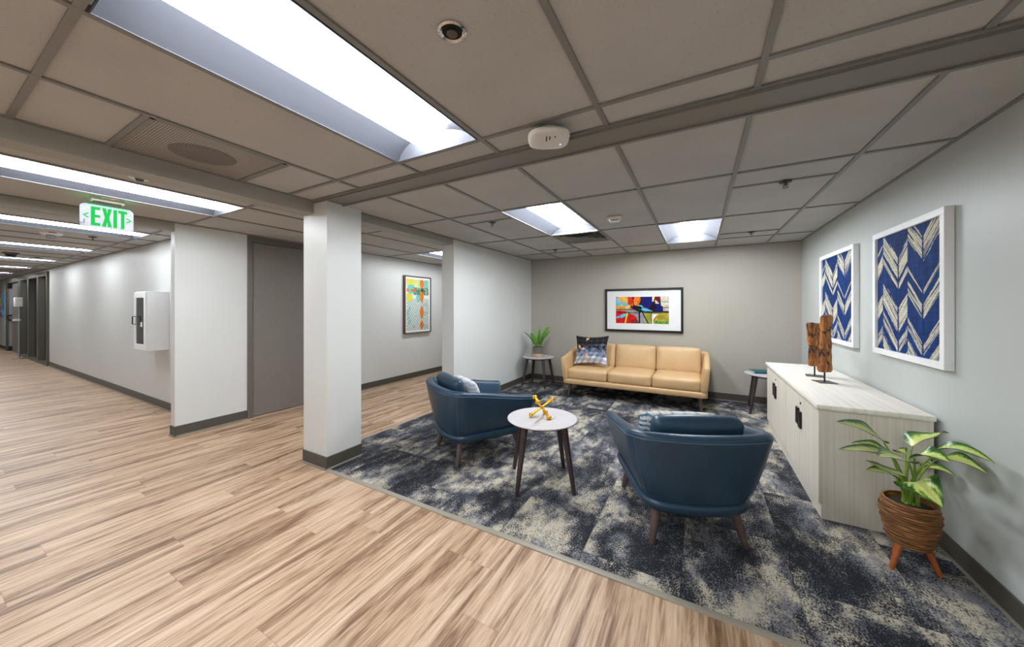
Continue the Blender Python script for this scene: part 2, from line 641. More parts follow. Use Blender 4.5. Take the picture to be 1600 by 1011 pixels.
ZT = 2.40
wallbox('wall_right', 1.19, 1.30, -2.7, 5.90, 0, ZT, 'wall_cool')
wallbox('wall_back', -2.775, 1.19, 5.80, 5.90, 0, ZT, 'wall_taupe')
wallbox('wall_left', -2.97, -2.775, 3.49, 8.0, 0, ZT, 'wall')
wallbox('wall_hall', -4.88, -4.78, 1.415, 2.062, 0, ZT, 'wall')
wallbox('wall_hall_far', -4.88, -4.78, 3.083, 8.0, 0, ZT, 'wall')
wallbox('wall_hall_over_door', -4.88, -4.78, 2.062, 3.083, 2.22, ZT, 'wall')
wallbox('wall_hall_end', -4.88, -2.775, 8.0, 8.1, 0, ZT, 'wall')
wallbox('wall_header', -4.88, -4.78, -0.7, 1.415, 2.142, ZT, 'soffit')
wallbox('wall_corridor', -13.07, -4.88, 1.735, 1.835, 0, ZT, 'wall')
wallbox('wall_corridor_far', -24.0, -18.93, 1.735, 1.835, 0, ZT, 'wall')
wallbox('wall_corridor_over_door', -18.93, -13.07, 1.735, 1.835, 2.17, ZT, 'wall')
wallbox('wall_corridor_near', -24.0, -4.88, -0.8, -0.7, 0, ZT, 'wall')
wallbox('wall_corridor_end', -24.1, -24.0, -0.8, 1.835, 0, ZT, 'wall')
wallbox('wall_entry', -4.88, -4.78, -2.7, -0.7, 0, ZT, 'wall')
wallbox('wall_rear', -4.88, 1.30, -2.8, -2.7, 0, ZT, 'wall')
wallbox('wall_column', -3.035, -2.705, 1.735, 2.062, 0, ZT, 'wall')
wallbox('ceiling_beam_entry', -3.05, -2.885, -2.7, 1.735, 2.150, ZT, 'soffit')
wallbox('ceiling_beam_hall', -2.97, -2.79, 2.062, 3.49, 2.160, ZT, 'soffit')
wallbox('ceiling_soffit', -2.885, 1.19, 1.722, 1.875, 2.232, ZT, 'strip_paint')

struct(MB().box(-2.885, 1.172, 1.700, 1.7235, ZN - 0.0035, ZN + 0.001).build('trim_7', M['tee']))
struct(MB().box(-2.79, 1.172, 1.8735, 1.892, ZF - 0.0025, ZF + 0.001).build('trim_8', M['tee']))
b = MB()
b.quad([(-24, -2.7, 0), (1.19, -2.7, 0), (1.19, 1.73, 0), (-24, 1.73, 0)])
b.quad([(-4.88, 1.73, 0), (-3.01, 1.73, 0), (-3.01, 8.0, 0), (-4.88, 8.0, 0)])
struct(b.build('floor', M['floor'], recalc=False))
b = MB()
b.box(-3.01, 1.19, 1.73, 5.80, -0.02, CZ)
struct(b.build('floor_carpet', M['carpet']))
struct(MB().box(-2.70, 1.19, 1.716, 1.753, -0.01, 0.007, 0.003).build('trim_1', M['strip']))
struct(MB().box(-3.03, -3.005, 2.062, 3.49, -0.01, 0.006, 0.002).build('trim_2', M['strip']))


def baseboard(name, runs, outside=True):
    """runs: (x0,x1,y0,y1,(nx,ny)) wall lines; the cove base stands off by its thickness"""
    b = MB()
    for x0, x1, y0, y1, (nx, ny) in runs:
        for th, z0, z1, mi in ((0.010, 0.0, 0.108, 0), (0.020, 0.0, 0.014, 1)):
            b.mi = mi
            b.box(min(x0, x1) + min(0, nx * th), max(x0, x1) + max(0, nx * th), min(y0, y1) + min(0, ny * th), max(y0, y1) + max(0, ny * th), z0, z1, 0.002, 1)
    return struct(b.build(name, [M['base'], M['lip']]))


baseboard('baseboard_right', [(1.19, 1.19, -2.7, 5.80, (-1, 0))])
baseboard('baseboard_back', [(-2.755, 1.17, 5.80, 5.80, (0, -1))])
baseboard('baseboard_left', [(-2.775, -2.775, 3.49, 5.80, (1, 0)), (-2.97, -2.775, 3.49, 3.49, (0, -1)), (-2.97, -2.97, 3.49, 8.0, (-1, 0))])
baseboard('baseboard_hall', [(-4.78, -4.78, 1.415, 2.06, (1, 0)), (-4.88, -4.76, 1.415, 1.415, (0, -1))])
baseboard('baseboard_hall_far', [(-4.78, -4.78, 3.085, 8.0, (1, 0))])
baseboard('baseboard_corridor', [(-13.05, -4.88, 1.735, 1.735, (0, -1))])
baseboard('baseboard_corridor_far', [(-24.0, -18.95, 1.735, 1.735, (0, -1))])
baseboard('baseboard_column', [(-3.035, -2.705, 1.735, 1.735, (0, -1)), (-2.705, -2.705, 1.725, 2.062, (1, 0))])


# ------------------------------------------------------------------ ceiling grid
def ceiling(name, z, cols, y0, y1, holes=(), trim=None):
    """cols: list of (x0, x1, [cross tee y...]); holes: (x0,x1,y0,y1) left open for fixtures"""
    b, g = MB(), MB()
    TW, TH = 0.012, 0.009
    xs = sorted(set([c[0] for c in cols] + [c[1] for c in cols]))
    for x in xs[1:-1]:
        g.box(x - TW, x + TW, y0, y1, z, z + TH + 0.02)
    for x0, x1, ys in cols:
        yy = [y0] + list(ys) + [y1]
        for a, c in zip(yy[:-1], yy[1:]):
            if any(abs(h[0] - x0) < 0.06 and a >= h[2] - 0.06 and c <= h[3] + 0.06 for h in holes):
                continue
            b.box(x0, x1, a, c, z + TH, z + TH + 0.015)
        for y in ys:
            g.box(x0 + TW, x1 - TW, y - TW, y + TW, z + 0.0005, z + TH + 0.02)
    # wall angle round the edge
    x0, x1 = xs[0], xs[-1]
    for q in ((x0, x1, y0, y0 + 0.018), (x0, x1, y1 - 0.018, y1), (x0, x0 + 0.018, y0, y1), (x1 - 0.018, x1, y0, y1)):
        g.box(*q, z, z + TH)
    struct(b.build(name, M['tile']))
    struct(g.build(trim, M['tee']))


near_x = [-2.885, -2.262, -1.645, -1.025, -0.402, 0.208, 0.818, 1.19]
ny = [-2.2, -0.955, 0.268, 1.525]
cols = []
for i, (a, c) in enumerate(zip(near_x[:-1], near_x[1:])):
    cols.append((a, c, sorted(ny + ([0.575, 1.205] if i == 0 else []))))
LIGHTS = [  # x, y centre, ceiling, label
    (-1.335, 0.8965, ZN, 'large ceiling troffer right above the wood floor, nearest to the viewer'),
    (-1.300, 3.2925, ZF, 'ceiling troffer over the lounge beside the square louvered vent'),
    (-0.094, 4.5325, ZF, 'ceiling troffer nearest the taupe back wall, in line with the black framed picture'),
    (-3.800, 0.885, ZF, 'ceiling troffer in the hall beside the green exit sign'),
    (-3.800, 4.760, ZF, 'ceiling troffer at the far end of the hall, partly seen past the white wall'),
    (-6.065, 0.885, ZF, 'first ceiling troffer of the long corridor, just behind the exit sign'),
    (-8.430, 0.885, ZF, 'second ceiling troffer of the long corridor past the exit sign'),
    (-10.880, 0.885, ZF, 'third ceiling troffer of the long corridor past the exit sign'),
    (-13.260, 0.885, ZF, 'fourth ceiling troffer of the long corridor, where the dark glazing begins'),
    (-15.700, 0.885, ZF, 'fifth ceiling troffer of the long corridor, above the dark glazing'),
    (-18.100, 0.885, ZF, 'sixth ceiling troffer of the long corridor, at its far end'),
    (-0.094, -1.5775, ZN, 'added unseen fill troffer over the entry area behind the viewer, beside the white wall'),  # added lamp, out of view, brightens the foreground
    (-1.955, -1.5775, ZN, 'added unseen fill troffer over the entry area behind the viewer, away from the wall'),  # second added lamp out of view, same foreground fill
]
holes = [(x - 0.3, x + 0.3, y - 0.62, y + 0.62, z) for x, y, z, _ in LIGHTS]
vent_hole = (-2.885, -2.262, 0.575, 1.205)
ceiling('ceiling', ZN, cols, -2.7, 1.722, [h[:4] for h in holes if h[4] == ZN] + [vent_hole], 'trim_3')

fx = [-2.775, -2.19, -1.60, -1.0, -0.394, 0.206, 0.808, 1.19]
fys = [[2.675, 3.905, 5.155], [2.675, 2.95, 3.905, 4.87, 5.17], [2.68, 3.905, 4.53, 5.16], [2.68, 3.905, 5.16], [2.68, 3.907, 5.158], [2.675, 2.995, 3.9, 4.83, 5.15], [2.675, 3.9, 5.15]]
cols = [(a, c, y) for a, c, y in zip(fx[:-1], fx[1:], fys)]
ceiling('ceiling_lounge', ZF, cols, 1.875, 5.80, [h[:4] for h in holes if h[4] == ZF and h[0] > -2.8] + [(-1.6, -1.0, 3.905, 4.53)], 'trim_4')
hx = [-4.78, -4.10, -3.50, -3.05]
cols = [(a, c, [-1.6, -0.345, 0.265, 1.505, 2.73, 4.14, 5.38, 6.6]) for a, c in zip(hx[:-1], hx[1:])]
cols = [(cols[0][0], cols[0][1], cols[0][2]), (cols[1][0], cols[1][1], cols[1][2]), (cols[2][0], cols[2][1], cols[2][2])]
ceiling('ceiling_hall', ZF, cols, -2.7, 8.0, [h[:4] for h in holes if h[4] == ZF and -4.2 < h[0] < -3.5], 'trim_5')
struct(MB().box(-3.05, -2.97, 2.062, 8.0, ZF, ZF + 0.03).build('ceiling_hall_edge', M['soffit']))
cx = [-24.0]
for c in (-18.1, -15.7, -13.26, -10.88, -8.43, -6.065):
    for x in (c - 0.905, c - 0.305, c + 0.305, c + 0.905):
        if x - cx[-1] > 0.2:
            cx.append(x)
cx.append(-4.88)
cols = [(a, c, [0.265, 1.505]) for a, c in zip(cx[:-1], cx[1:])]
ceiling('ceiling_corridor', ZF, cols, -0.7, 1.735, [h[:4] for h in holes if h[4] == ZF and h[0] < -5], 'trim_6')


# ------------------------------------------------------------------ troffers
def make_light(x, y, z, label):
    gain = 1.0 if x < -5 else 1.25 if x < -3 else 1.5 if z == ZN else 2.05
    if gain not in LENS:
        LENS[gain] = emit('troffer_lens', LAMP_COL, LAMP * gain)
    t = thing('ceiling_light', label, 'ceiling light', (x, y, z), group='troffer lights in the ceilings')
    HX, HY = 0.291, 0.607
    prof = [(HX, 0.0), (0.255, 0.032), (0.205, 0.060), (0.155, 0.077), (0.098, 0.085)]
    b = MB()
    def endy(zz):
        return HY - 0.030 * (zz / 0.085) ** 0.9 if zz > 0 else HY
    for s in (-1, 1):          # curved side reflectors
        rings = [[(s * px, -endy(pz), pz), (s * px, endy(pz), pz)] for px, pz in prof]
        b.loft(rings, caps=False, closed=False)
    for s in (-1, 1):          # folded end plates
        ep = MB()
        bot = [(px, pz) for px, pz in prof] + [(-px, pz) for px, pz in reversed(prof)]
        ep.quad([(px, s * endy(pz), pz) for px, pz in bot])
        ep.build('end_plate', M['endplate'], t, recalc=False)
    b.build('reflector', M['reflector'], t, recalc=False)
    f = MB()                   # thin rim round the opening
    for q in ((-HX - 0.003, HX + 0.003, -HY - 0.003, -HY + 0.001), (-HX - 0.003, HX + 0.003, HY - 0.001, HY + 0.003), (-HX - 0.003, -HX + 0.001, -HY, HY), (HX - 0.001, HX + 0.003, -HY, HY)):
        f.box(*q, -0.002, 0.006)
    f.build('rim', M['reflector'], t)
    sec = [(-0.100, 0.085), (-0.086, 0.050), (-0.072, 0.022), (-0.058, 0.013), (0.058, 0.013), (0.072, 0.022), (0.086, 0.050), (0.100, 0.085)]
    e = 0.574
    MB().loft([[(px, yy, pz) for px, pz in sec] for yy in (-e, e)]).build('lens', LENS[gain], t)
    return t


for L in LIGHTS:
    make_light(*L)


# ------------------------------------------------------------------ ceiling vents
t = thing('ceiling_vent', 'perforated square ceiling vent with a round diffuser behind, next to the beam', 'vent', (-2.573, 0.89, ZN))
b = MB()
for q in ((-0.302, 0.302, -0.302, -0.286), (-0.302, 0.302, 0.286, 0.302), (-0.302, -0.286, -0.302, 0.302), (0.286, 0.302, -0.302, 0.302)):
    b.box(*q, -0.001, 0.012)
b.build('frame', M['tee'], t)
MB().box(-0.288, 0.288, -0.288, 0.288, 0.004, 0.006).build('perforated_face', perforated_mat(), t)
MB().lathe([(0.0, -0.001), (0.10, -0.001), (0.14, 0.0), (0.155, 0.0035), (0.0, 0.0038)], (0.0, 0.0, 0.001), 40).build('round_diffuser', perforated_mat('perforated_disc', srgb(132, 124, 118), srgb(58, 53, 50)), t)

t = thing('ceiling_vent', 'square louvered ceiling vent at the end of the lounge troffer', 'vent', (-1.30, 4.2175, ZF))
for k, w in enumerate((0.285, 0.215, 0.145, 0.08)):
    b = MB()
    rings = []
    for ww, zz in ((w, 0.0), (w - 0.028, 0.022), (w - 0.030, 0.026), (w - 0.004, 0.004)):
        rings.append([(ww, ww, zz), (-ww, ww, zz), (-ww, -ww, zz), (ww, -ww, zz)])
    rings.append(rings[0])
    b.loft(rings, caps=False)
    b.build('louver', M['tee'], t)
MB().box(-0.288, 0.288, -0.3, 0.3, 0.04, 0.05).build('duct_opening', mat('duct_grey', srgb(84, 80, 76), 0.8), t)
b = MB()
for q in ((-0.300, 0.300, -0.311, -0.28), (-0.300, 0.300, 0.28, 0.311), (-0.300, -0.28, -0.311, 0.311), (0.28, 0.300, -0.311, 0.311)):
    b.box(*q, 0.0, 0.008)
b.build('frame', M['tee'], t)


# ------------------------------------------------------------------ ceiling fittings
def sprinkler(x, y, label, group='pendent sprinklers'):
    t = thing('sprinkler_head', label, 'sprinkler', (x, y, ZF), group=group)
    MB().lathe([(0.0, 0.002), (0.038, 0.002), (0.036, -0.004), (0.018, -0.007), (0.0, -0.007)], n=24).build('escutcheon', M['black'], t)
    b = MB()
    b.tube([(0, 0, -0.005), (0, 0, -0.03)], 0.007, 8)
    for s in (-1, 1):
        b.tube([(s * 0.007, 0, -0.012), (s * 0.015, 0, -0.024), (s * 0.006, 0, -0.042)], 0.0025, 6)
    b.build('frame', M['brass'], t)
    MB().lathe([(0.0, -0.040), (0.017, -0.041), (0.017, -0.044), (0.0, -0.045)], n=16).build('deflector', M['brass'], t)


sprinkler(-1.872, 2.985, 'dark sprinkler head on the lounge ceiling, between the column and the lounge troffer')
sprinkler(0.528, 3.005, 'dark sprinkler head on the ceiling above the long white cabinet')
sprinkler(0.533, 4.83, 'dark sprinkler head on the ceiling near the corner of the taupe back wall')
sprinkler(-1.932, 4.89, 'dark sprinkler head on the ceiling near the white wall and the louvered vent')
sprinkler(-6.643, 1.207, 'sprinkler head on the corridor ceiling beside the white strobe')
sprinkler(-10.228, 1.229, 'sprinkler head far down the corridor ceiling behind the dome camera')

t = thing('recessed_sprinkler', 'round chrome recessed fitting in the ceiling tile between the large troffer and the access point', 'sprinkler', (-0.71, 0.884, ZN + 0.009))
MB().lathe([(0.046, 0.0), (0.047, -0.006), (0.040, -0.010), (0.033, -0.004), (0.031, 0.004)], n=36).build('trim_ring', M['chrome'], t)
MB().lathe([(0.0, -0.0008), (0.033, -0.0008), (0.033, 0.002), (0.0, 0.002)], n=24).build('cup', M['darkgap'], t)
b = MB()
b.tube([(0, 0, 0.0), (0, 0, -0.010)], 0.011, 10)
b.lathe([(0.0, -0.010), (0.018, -0.0105), (0.018, -0.012), (0.0, -0.013)], n=16)
b.build('deflector', M['brass'], t)

t = thing('access_point', 'white rounded wireless access point hanging under the ceiling grid beside the soffit', 'access point', (-0.672, 1.61, ZN - 0.001), (0, 0, math.radians(25)))
MB().lathe([(0.0, 0.0), (0.062, 0.0), (0.070, -0.022), (0.0, -0.022)], n=32).build('mount', M['offwhite'], t)
def squircle(w, r, z, n=40):
    out = []
    for i in range(n):
        a = 2 * PI * i / n
        c, s = math.cos(a), math.sin(a)
        k = (abs(c) ** 3.2 + abs(s) ** 3.2) ** (-1 / 3.2)
        out.append((w * c * k, r * s * k, z))
    return out
b = MB()
b.loft([squircle(w, w, z) for w, z in ((0.080, -0.020), (0.098, -0.026), (0.105, -0.036), (0.101, -0.046), (0.088, -0.052), (0.04, -0.054))])
b.build('housing', M['offwhite'], t, sharp=60)
b = MB()
for x, l in ((-0.012, 0.05), (0.004, 0.034), (0.030, 0.014)):
    b.box(x - 0.003, x + 0.003, -0.055, -0.055 + l, -0.0546, -0.0535)
b.build('printed_mark', M['print'], t)
MB().box(0.058, 0.064, 0.030, 0.036, -0.0548, -0.052).build('indicator_led', M['blueled'], t)

t = thing('ceiling_sensor', 'small white box detector on the lounge ceiling between the two lounge troffers', 'detector', (-0.725, 3.393, ZF + 0.009), (0, 0, 0.15))
MB().box(-0.068, 0.068, -0.05, 0.05, -0.032, 0.0, 0.012, 3).build('housing', M['offwhite'], t)
MB().box(-0.045, 0.045, -0.038, 0.038, -0.052, -0.030, 0.010, 3).build('chamber', M['white'], t)
b = MB()
for k in range(5):
    b.box(-0.036 + k * 0.015, -0.027 + k * 0.015, -0.0395, -0.036, -0.047, -0.038)
b.build('vent_slots', M['print'], t)

t = thing('smoke_detector', 'shallow white dish detector on the hall ceiling beside the exit sign troffer', 'detector', (-3.30, 0.80, ZF + 0.009))
MB().lathe([(0.0, 0.0), (0.052, 0.0), (0.058, -0.012), (0.046, -0.022), (0.0, -0.022)], n=32).build('dish', M['white'], t)
MB().lathe([(0.0, -0.021), (0.024, -0.021), (0.018, -0.038), (0.0, -0.040)], n=24).build('sensor_head', M['bronze'], t)

t = thing('fire_strobe', 'white strobe alarm under the corridor ceiling behind the exit sign', 'alarm', (-6.731, 0.907, ZF + 0.009))
MB().lathe([(0.0, 0.0), (0.085, 0.0), (0.085, -0.018), (0.07, -0.030), (0.0, -0.030)], n=36).build('base', M['white'], t)
MB().box(-0.02, 0.02, -0.035, 0.035, -0.070, -0.028, 0.010, 2).build('flash_lens', M['signface'], t)
MB().box(0.074, 0.0865, -0.03, 0.03, -0.014, -0.006).build('red_lettering', M['redmark'], t)

t = thing('dome_camera', 'dark dome camera under the corridor ceiling past the strobe', 'camera', (-9.758, 0.924, ZF + 0.009))
MB().lathe([(0.0, 0.0), (0.085, 0.0), (0.082, -0.02), (0.06, -0.028), (0.0, -0.028)], n=32).build('ring', M['bronze'], t)
MB().lathe([(0.060, -0.026), (0.056, -0.05), (0.036, -0.07), (0.0, -0.078)], n=28).build('dome', M['darkglass'], t)


# ------------------------------------------------------------------ exit sign
t = thing('exit_sign', 'green lettered EXIT sign with two arrows hanging under the hall ceiling', 'exit sign', (-4.25, 0.85, ZF))
MB().box(-0.03, 0.03, -0.09, 0.09, -0.022, 0.009, 0.004).build('canopy', M['offwhite'], t)
MB().box(-0.016, 0.016, -0.075, 0.075, -0.034, -0.021).build('stem', M['print'], t)
def rounded_panel(y0, y1, z0, z1, r, n=6):
    out = []
    for cy, cz, a0 in ((y1 - r, z1 - r, 0), (y0 + r, z1 - r, 90), (y0 + r, z0 + r, 180), (y1 - r, z0 + r, 270)):
        for k in range(n + 1):
            a = math.radians(a0 + 90 * k / n)
            out.append((cy + r * math.cos(a), cz + r * math.sin(a)))
    return out
pp = rounded_panel(-0.145, 0.145, -0.235, -0.058, 0.02)
MB().loft([[(x, y, z) for y, z in pp] for x in (-0.005, 0.004)]).build('panel', M['signface'], t)
MB().box(-0.004, 0.003, -0.125, 0.125, -0.0575, -0.055).build('light_edge', M['greenled'], t)
def flat(mb, poly, x0=0.004, x1=0.0065):
    mb.loft([[(x, y, z) for y, z in poly] for x in (x0, x1)])
LT, LB = -0.070, -0.218
def bar(y0, y1, z0, z1):
    return [(y0, z0), (y1, z0), (y1, z1), (y0, z1)]
e = MB()
flat(e, [(-0.088, LB), (-0.040, LB), (-0.040, LB + 0.022), (-0.068, LB + 0.022), (-0.068, -0.153), (-0.040, -0.153), (-0.040, -0.133), (-0.068, -0.133), (-0.068, LT - 0.022), (-0.040, LT - 0.022), (-0.040, LT), (-0.088, LT)])
e.build('letter_E', M['green'], t)
e = MB()
flat(e, [(-0.030, LB), (-0.009, LB), (-0.004, -0.172), (0.001, LB), (0.022, LB), (0.0075, -0.144), (0.022, LT), (0.001, LT), (-0.004, -0.116), (-0.009, LT), (-0.030, LT), (-0.0155, -0.144)])
e.build('letter_X', M['green'], t)
e = MB()
flat(e, bar(0.031, 0.051, LB, LT))
e.build('letter_I', M['green'], t)
e = MB()
flat(e, [(0.073, LB), (0.092, LB), (0.092, LT - 0.022), (0.107, LT - 0.022), (0.107, LT), (0.058, LT), (0.058, LT - 0.022), (0.073, LT - 0.022)])
e.build('letter_T', M['green'], t)
for s, yy in ((-1, -0.130), (1, 0.134)):
    e = MB()
    flat(e, [(yy, -0.144), (yy - s * 0.026, -0.123), (yy - s * 0.032, -0.129), (yy - s * 0.011, -0.144), (yy - s * 0.032, -0.159), (yy - s * 0.026, -0.165)])
    e.build('arrow', M['green'], t)
MB().tube([(0.006, -0.150, -0.206), (0.02, -0.15, -0.210), (0.02, -0.126, -0.212), (0.02, -0.124, -0.180)], 0.0022, 8).build('wire_hook', M['black'], t)
MB().box(0.06, 0.085, -0.05, 0.05, 0.002, 0.009).build('test_plate', M['offwhite'], t)
MB().ball((0.072, 0.012, 0.001), 0.004).build('indicator_led', M['redled'], t)


# ------------------------------------------------------------------ doors and corridor glazing
d = thing('door_1', 'dark taupe flush door in a matching frame, in the hall behind the column', 'door', (-4.78, 2.062, 0))
struct(d)
b = MB()
b.box(-0.10, 0.012, 0.0, 0.055, 0, 2.220, 0.003, 1)
b.box(-0.10, 0.012, 0.966, 1.021, 0, 2.220, 0.003, 1)
b.box(-0.10, 0.012, 0.055, 0.966, 2.146, 2.220, 0.003, 1)
b.box(-0.10, -0.050, 0.055, 0.070, 0, 2.146)
b.box(-0.10, -0.050, 0.951, 0.966, 0, 2.146)
b.build('door_frame', M['frame'], d)
MB().box(-0.046, -0.006, 0.060, 0.961, 0.010, 2.140, 0.002, 1).build('door_leaf', M['door'], d)
b = MB()
b.lathe([(0.0, 0.0), (0.026, 0.0), (0.026, 0.008), (0.0, 0.008)], n=20)
b.tube([(0, 0, 0.008), (0, 0, 0.045), (-0.02, 0, 0.05), (-0.11, 0, 0.05)], 0.008, 8)
b.build('door_handle', M['steel'], d, (-0.006, 0.90, 1.0), (PI / 2, 0, PI / 2))

for i, (xa, xb) in enumerate(((-14.13, -13.07), (-15.34, -14.13), (-16.52, -15.34))):
    w = struct(thing('window_%d' % (i + 1), ['dark glazed corridor sidelight nearest the white wall', 'dark glazed corridor sidelight between two others', 'dark glazed corridor sidelight next to the far corridor door'][i], 'window', (xb, 1.735, 0)))
    W = xb - xa
    b = MB()
    b.box(-0.09, 0.0, -0.035, 0.1, 0, 2.17)
    b.box(-W, -W + 0.09, -0.035, 0.1, 0, 2.17)
    b.box(-W + 0.09, -0.09, -0.035, 0.1, 2.08, 2.17)
    b.box(-W + 0.09, -0.09, -0.035, 0.1, 0, 0.06)
    b.build('window_frame', M['storefront'], w)
    MB().box(-W + 0.09, -0.09, 0.06, 0.075, 0.06, 2.08).build('pane', M['darkglass'], w)
d = struct(thing('door_2', 'dark door with a vertical push bar at the far end of the corridor', 'door', (-16.52, 1.735, 0)))
W = 2.41
b = MB()
b.box(-0.25, 0.0, -0.035, 0.1, 0, 2.17)
b.box(-W, -W + 0.25, -0.035, 0.1, 0, 2.17)
b.box(-W + 0.25, -0.25, -0.035, 0.1, 2.08, 2.17)
b.build('door_frame', M['storefront'], d)
MB().box(-W + 0.25, -0.25, 0.03, 0.075, 0.01, 2.08).build('door_leaf', M['door'], d)
b = MB()
b.box(-W + 0.35, -W + 0.50, -0.02, 0.03, 0.1, 1.98)
b.box(-W + 0.55, -1.0, -0.03, 0.03, 0.98, 1.08)
b.build('push_bar', M['steel'], d)
b = MB()
for z0, z1 in ((0.02, 0.16), (0.94, 1.12), (1.92, 2.06)):
    b.box(-W + 0.30, -W + 0.56, -0.035, 0.03, z0, z1)
b.build('latch_case', M['black'], d)

t = thing('sanitizer_stand', 'white dispenser on a slim stand in front of the far corridor glazing', 'dispenser', (-15.6, 1.60, 0))
MB().lathe([(0.0, 0.0), (0.11, 0.0), (0.11, 0.015), (0.02, 0.025), (0.0, 0.025)], n=24).build('base', M['steel'], t)
MB().tube([(0, 0, 0.02), (0, 0, 1.45)], 0.018, 10).build('pole', M['steel'], t)
MB().box(-0.10, 0.10, -0.08, 0.05, 1.36, 1.60, 0.02, 3).build('dispenser', M['white'], t)
MB().box(-0.07, 0.07, -0.10, 0.02, 0.98, 1.04, 0.012, 2).build('drip_tray', M['offwhite'], t)

o = MB().box(-20.6, -19.62, 1.69, 1.733, 1.06, 1.77, 0.004, 1)
t = tag(o.build('wall_painting', mat('multicolour_canvas_edge', srgb(30, 120, 160), 0.6, var=0.9, scale=3.0)), 'small bright blue canvas at the far end of the corridor wall', 'painting')
def far_col(u, v):
    n = fbm(u * 4, v * 3)
    pal = np.array([(40, 120, 190), (230, 60, 70), (120, 190, 60), (240, 200, 60), (60, 60, 160), (230, 110, 160)])
    return pal[np.clip((n * 12 - 3).astype(int), 0, 5)]
paint_mesh('printed_picture', 60, 40, lambda u, v: (-20.59 + 0.96 * u, np.full_like(u, 1.689), 1.065 + 0.70 * v), far_col, M['canvas'], t)

# white wall cabinet with a glass door
t = thing('wall_cabinet', 'white metal defibrillator cabinet with a narrow glass door on the corridor wall', 'cabinet', (-6.03, 1.735, 0.80))
b = MB()
b.box(-0.42, 0.0, -0.205, 0.0, 0.0, 0.75, 0.004, 2)
b.build('body', M['white'], t)
b = MB()
for q in ((-0.415, -0.36, 0.01, 0.74), (-0.06, -0.005, 0.01, 0.74), (-0.36, -0.06, 0.01, 0.08), (-0.36, -0.06, 0.67, 0.74)):
    b.box(q[0], q[1], -0.222, -0.206, q[2], q[3], 0.002, 1)
dd = b.build('door', M['white'], t)
MB().box(-0.362, -0.058, -0.214, -0.2065, 0.078, 0.672).build('pane', M['darkglass'], dd)
MB().tube([(-0.35, -0.222, 0.43), (-0.35, -0.25, 0.43), (-0.35, -0.25, 0.33), (-0.35, -0.222, 0.33)], 0.006, 8).build('handle', M['black'], dd)
MB().box(-0.20, -0.14, -0.2145, -0.2135, 0.30, 0.36).build('tag', M['white'], dd)


# ------------------------------------------------------------------ upholstery
def tub_paths(W, B, Fy, R, bow=0.0, n_arm=10, n_arc=10, n_back=16):
    """plan of a U: from front of the left arm round the back to the front of the right arm; unit parameters"""
    P = []
    for i in range(n_arm):
        f = i / n_arm
        P.append((-W, Fy + (-B + R - Fy) * f, -1, 0))
    for i in range(n_arc):
        a = PI + (PI / 2) * i / n_arc
        P.append((-W + R + R * math.cos(a), -B + R + R * math.sin(a), math.cos(a), math.sin(a)))
    for i in range(n_back + 1):
        f = i / n_back
        P.append((-W + R + (2 * W - 2 * R) * f, -B, 0, -1))
    for i in range(1, n_arc + 1):
        a = 1.5 * PI + (PI / 2) * i / n_arc
        P.append((W - R + R * math.cos(a), -B + R + R * math.sin(a), math.cos(a), math.sin(a)))
    for i in range(1, n_arm + 1):
        f = i / n_arm
        P.append((W, -B + R + (Fy + B - R) * f, 1, 0))
    Q = []
    for x, y, nx, ny_ in P:          # the back panel bows outward
        f = max(0.0, 1 - (x / W) ** 2) * max(0.0, -ny_)
        Q.append((x, y - bow * f, nx, ny_))
    return Q


def tub_shell(Wb, Wt, Bb, Bt, Ff_b, Ff_t, Rb, Rt, zb, z_arm, z_back, th, power=0.8, inner_z=0.3, bow=(0.0, 0.0)):
    zmax = max(z_arm, z_back)
    def level(z):
        s = max(0, min(1, (z - zb) / (zmax - zb))) ** power
        return (Wb + (Wt - Wb) * s, Bb + (Bt - Bb) * s, Ff_b + (Ff_t - Ff_b) * s, Rb + (Rt - Rb) * s, bow[0] + (bow[1] - bow[0]) * s)
    N = len(tub_paths(1, 1, 1, 0.1))
    cache = {}
    def pt(i, z, inset):
        k = round(z, 4)
        if k not in cache:
            cache[k] = tub_paths(*level(z))
        x, y, nx, ny_ = cache[k][i]
        return Vector((x - nx * inset, y - ny_ * inset, z))
    base = tub_paths(*level(zb))
    yb, yf = -Bb, Ff_b
    def ztop(i):
        x, y, _, _ = base[i]
        f = (y - yb) / (yf - yb)
        s = min(1, f / 1.0)
        s = s * s * (3 - 2 * s) * 0.45 + s * 0.55
        return z_back + (z_arm - z_back) * s
    r = th / 2
    rings, seam = [], []
    for i in range(N):
        zt = ztop(i)
        prof = []
        for k in range(9):
            f = k / 8
            prof.append((0.006 * (1 - f) ** 3, zb + (zt - r * 0.8 - zb) * f))
        for k in range(1, 8):
            a = PI * k / 8
            prof.append((r - r * math.cos(a), zt - r * 0.8 + r * 0.8 * math.sin(a)))
        prof.append((th, zt - r * 0.8))
        prof.append((th + 0.01, (zt + inner_z) / 2))
        prof.append((th + 0.012, inner_z))
        prof.append((th, zb))
        rings.append([pt(i, z, o) for o, z in prof])
        seam.append(pt(i, zt - r * 0.8, -0.0005))
    # round off the arm fronts
    def front(ring, fwd):
        c = sum(ring, Vector()) / len(ring)
        out = []
        for amt, sc in ((0.012, 0.97), (0.022, 0.88), (0.027, 0.72)):
            out.append([Vector((c.x + (p.x - c.x) * sc, p.y + amt, c.z + (p.z - c.z) * (1 - (1 - sc) * 0.35))) for p in ring])
        return out
    a = front(rings[0], 1)
    z = front(rings[-1], 1)
    full = list(reversed(a)) + rings + z
    b = MB()
    b.loft(full)
    return b, seam, pt, ztop, N


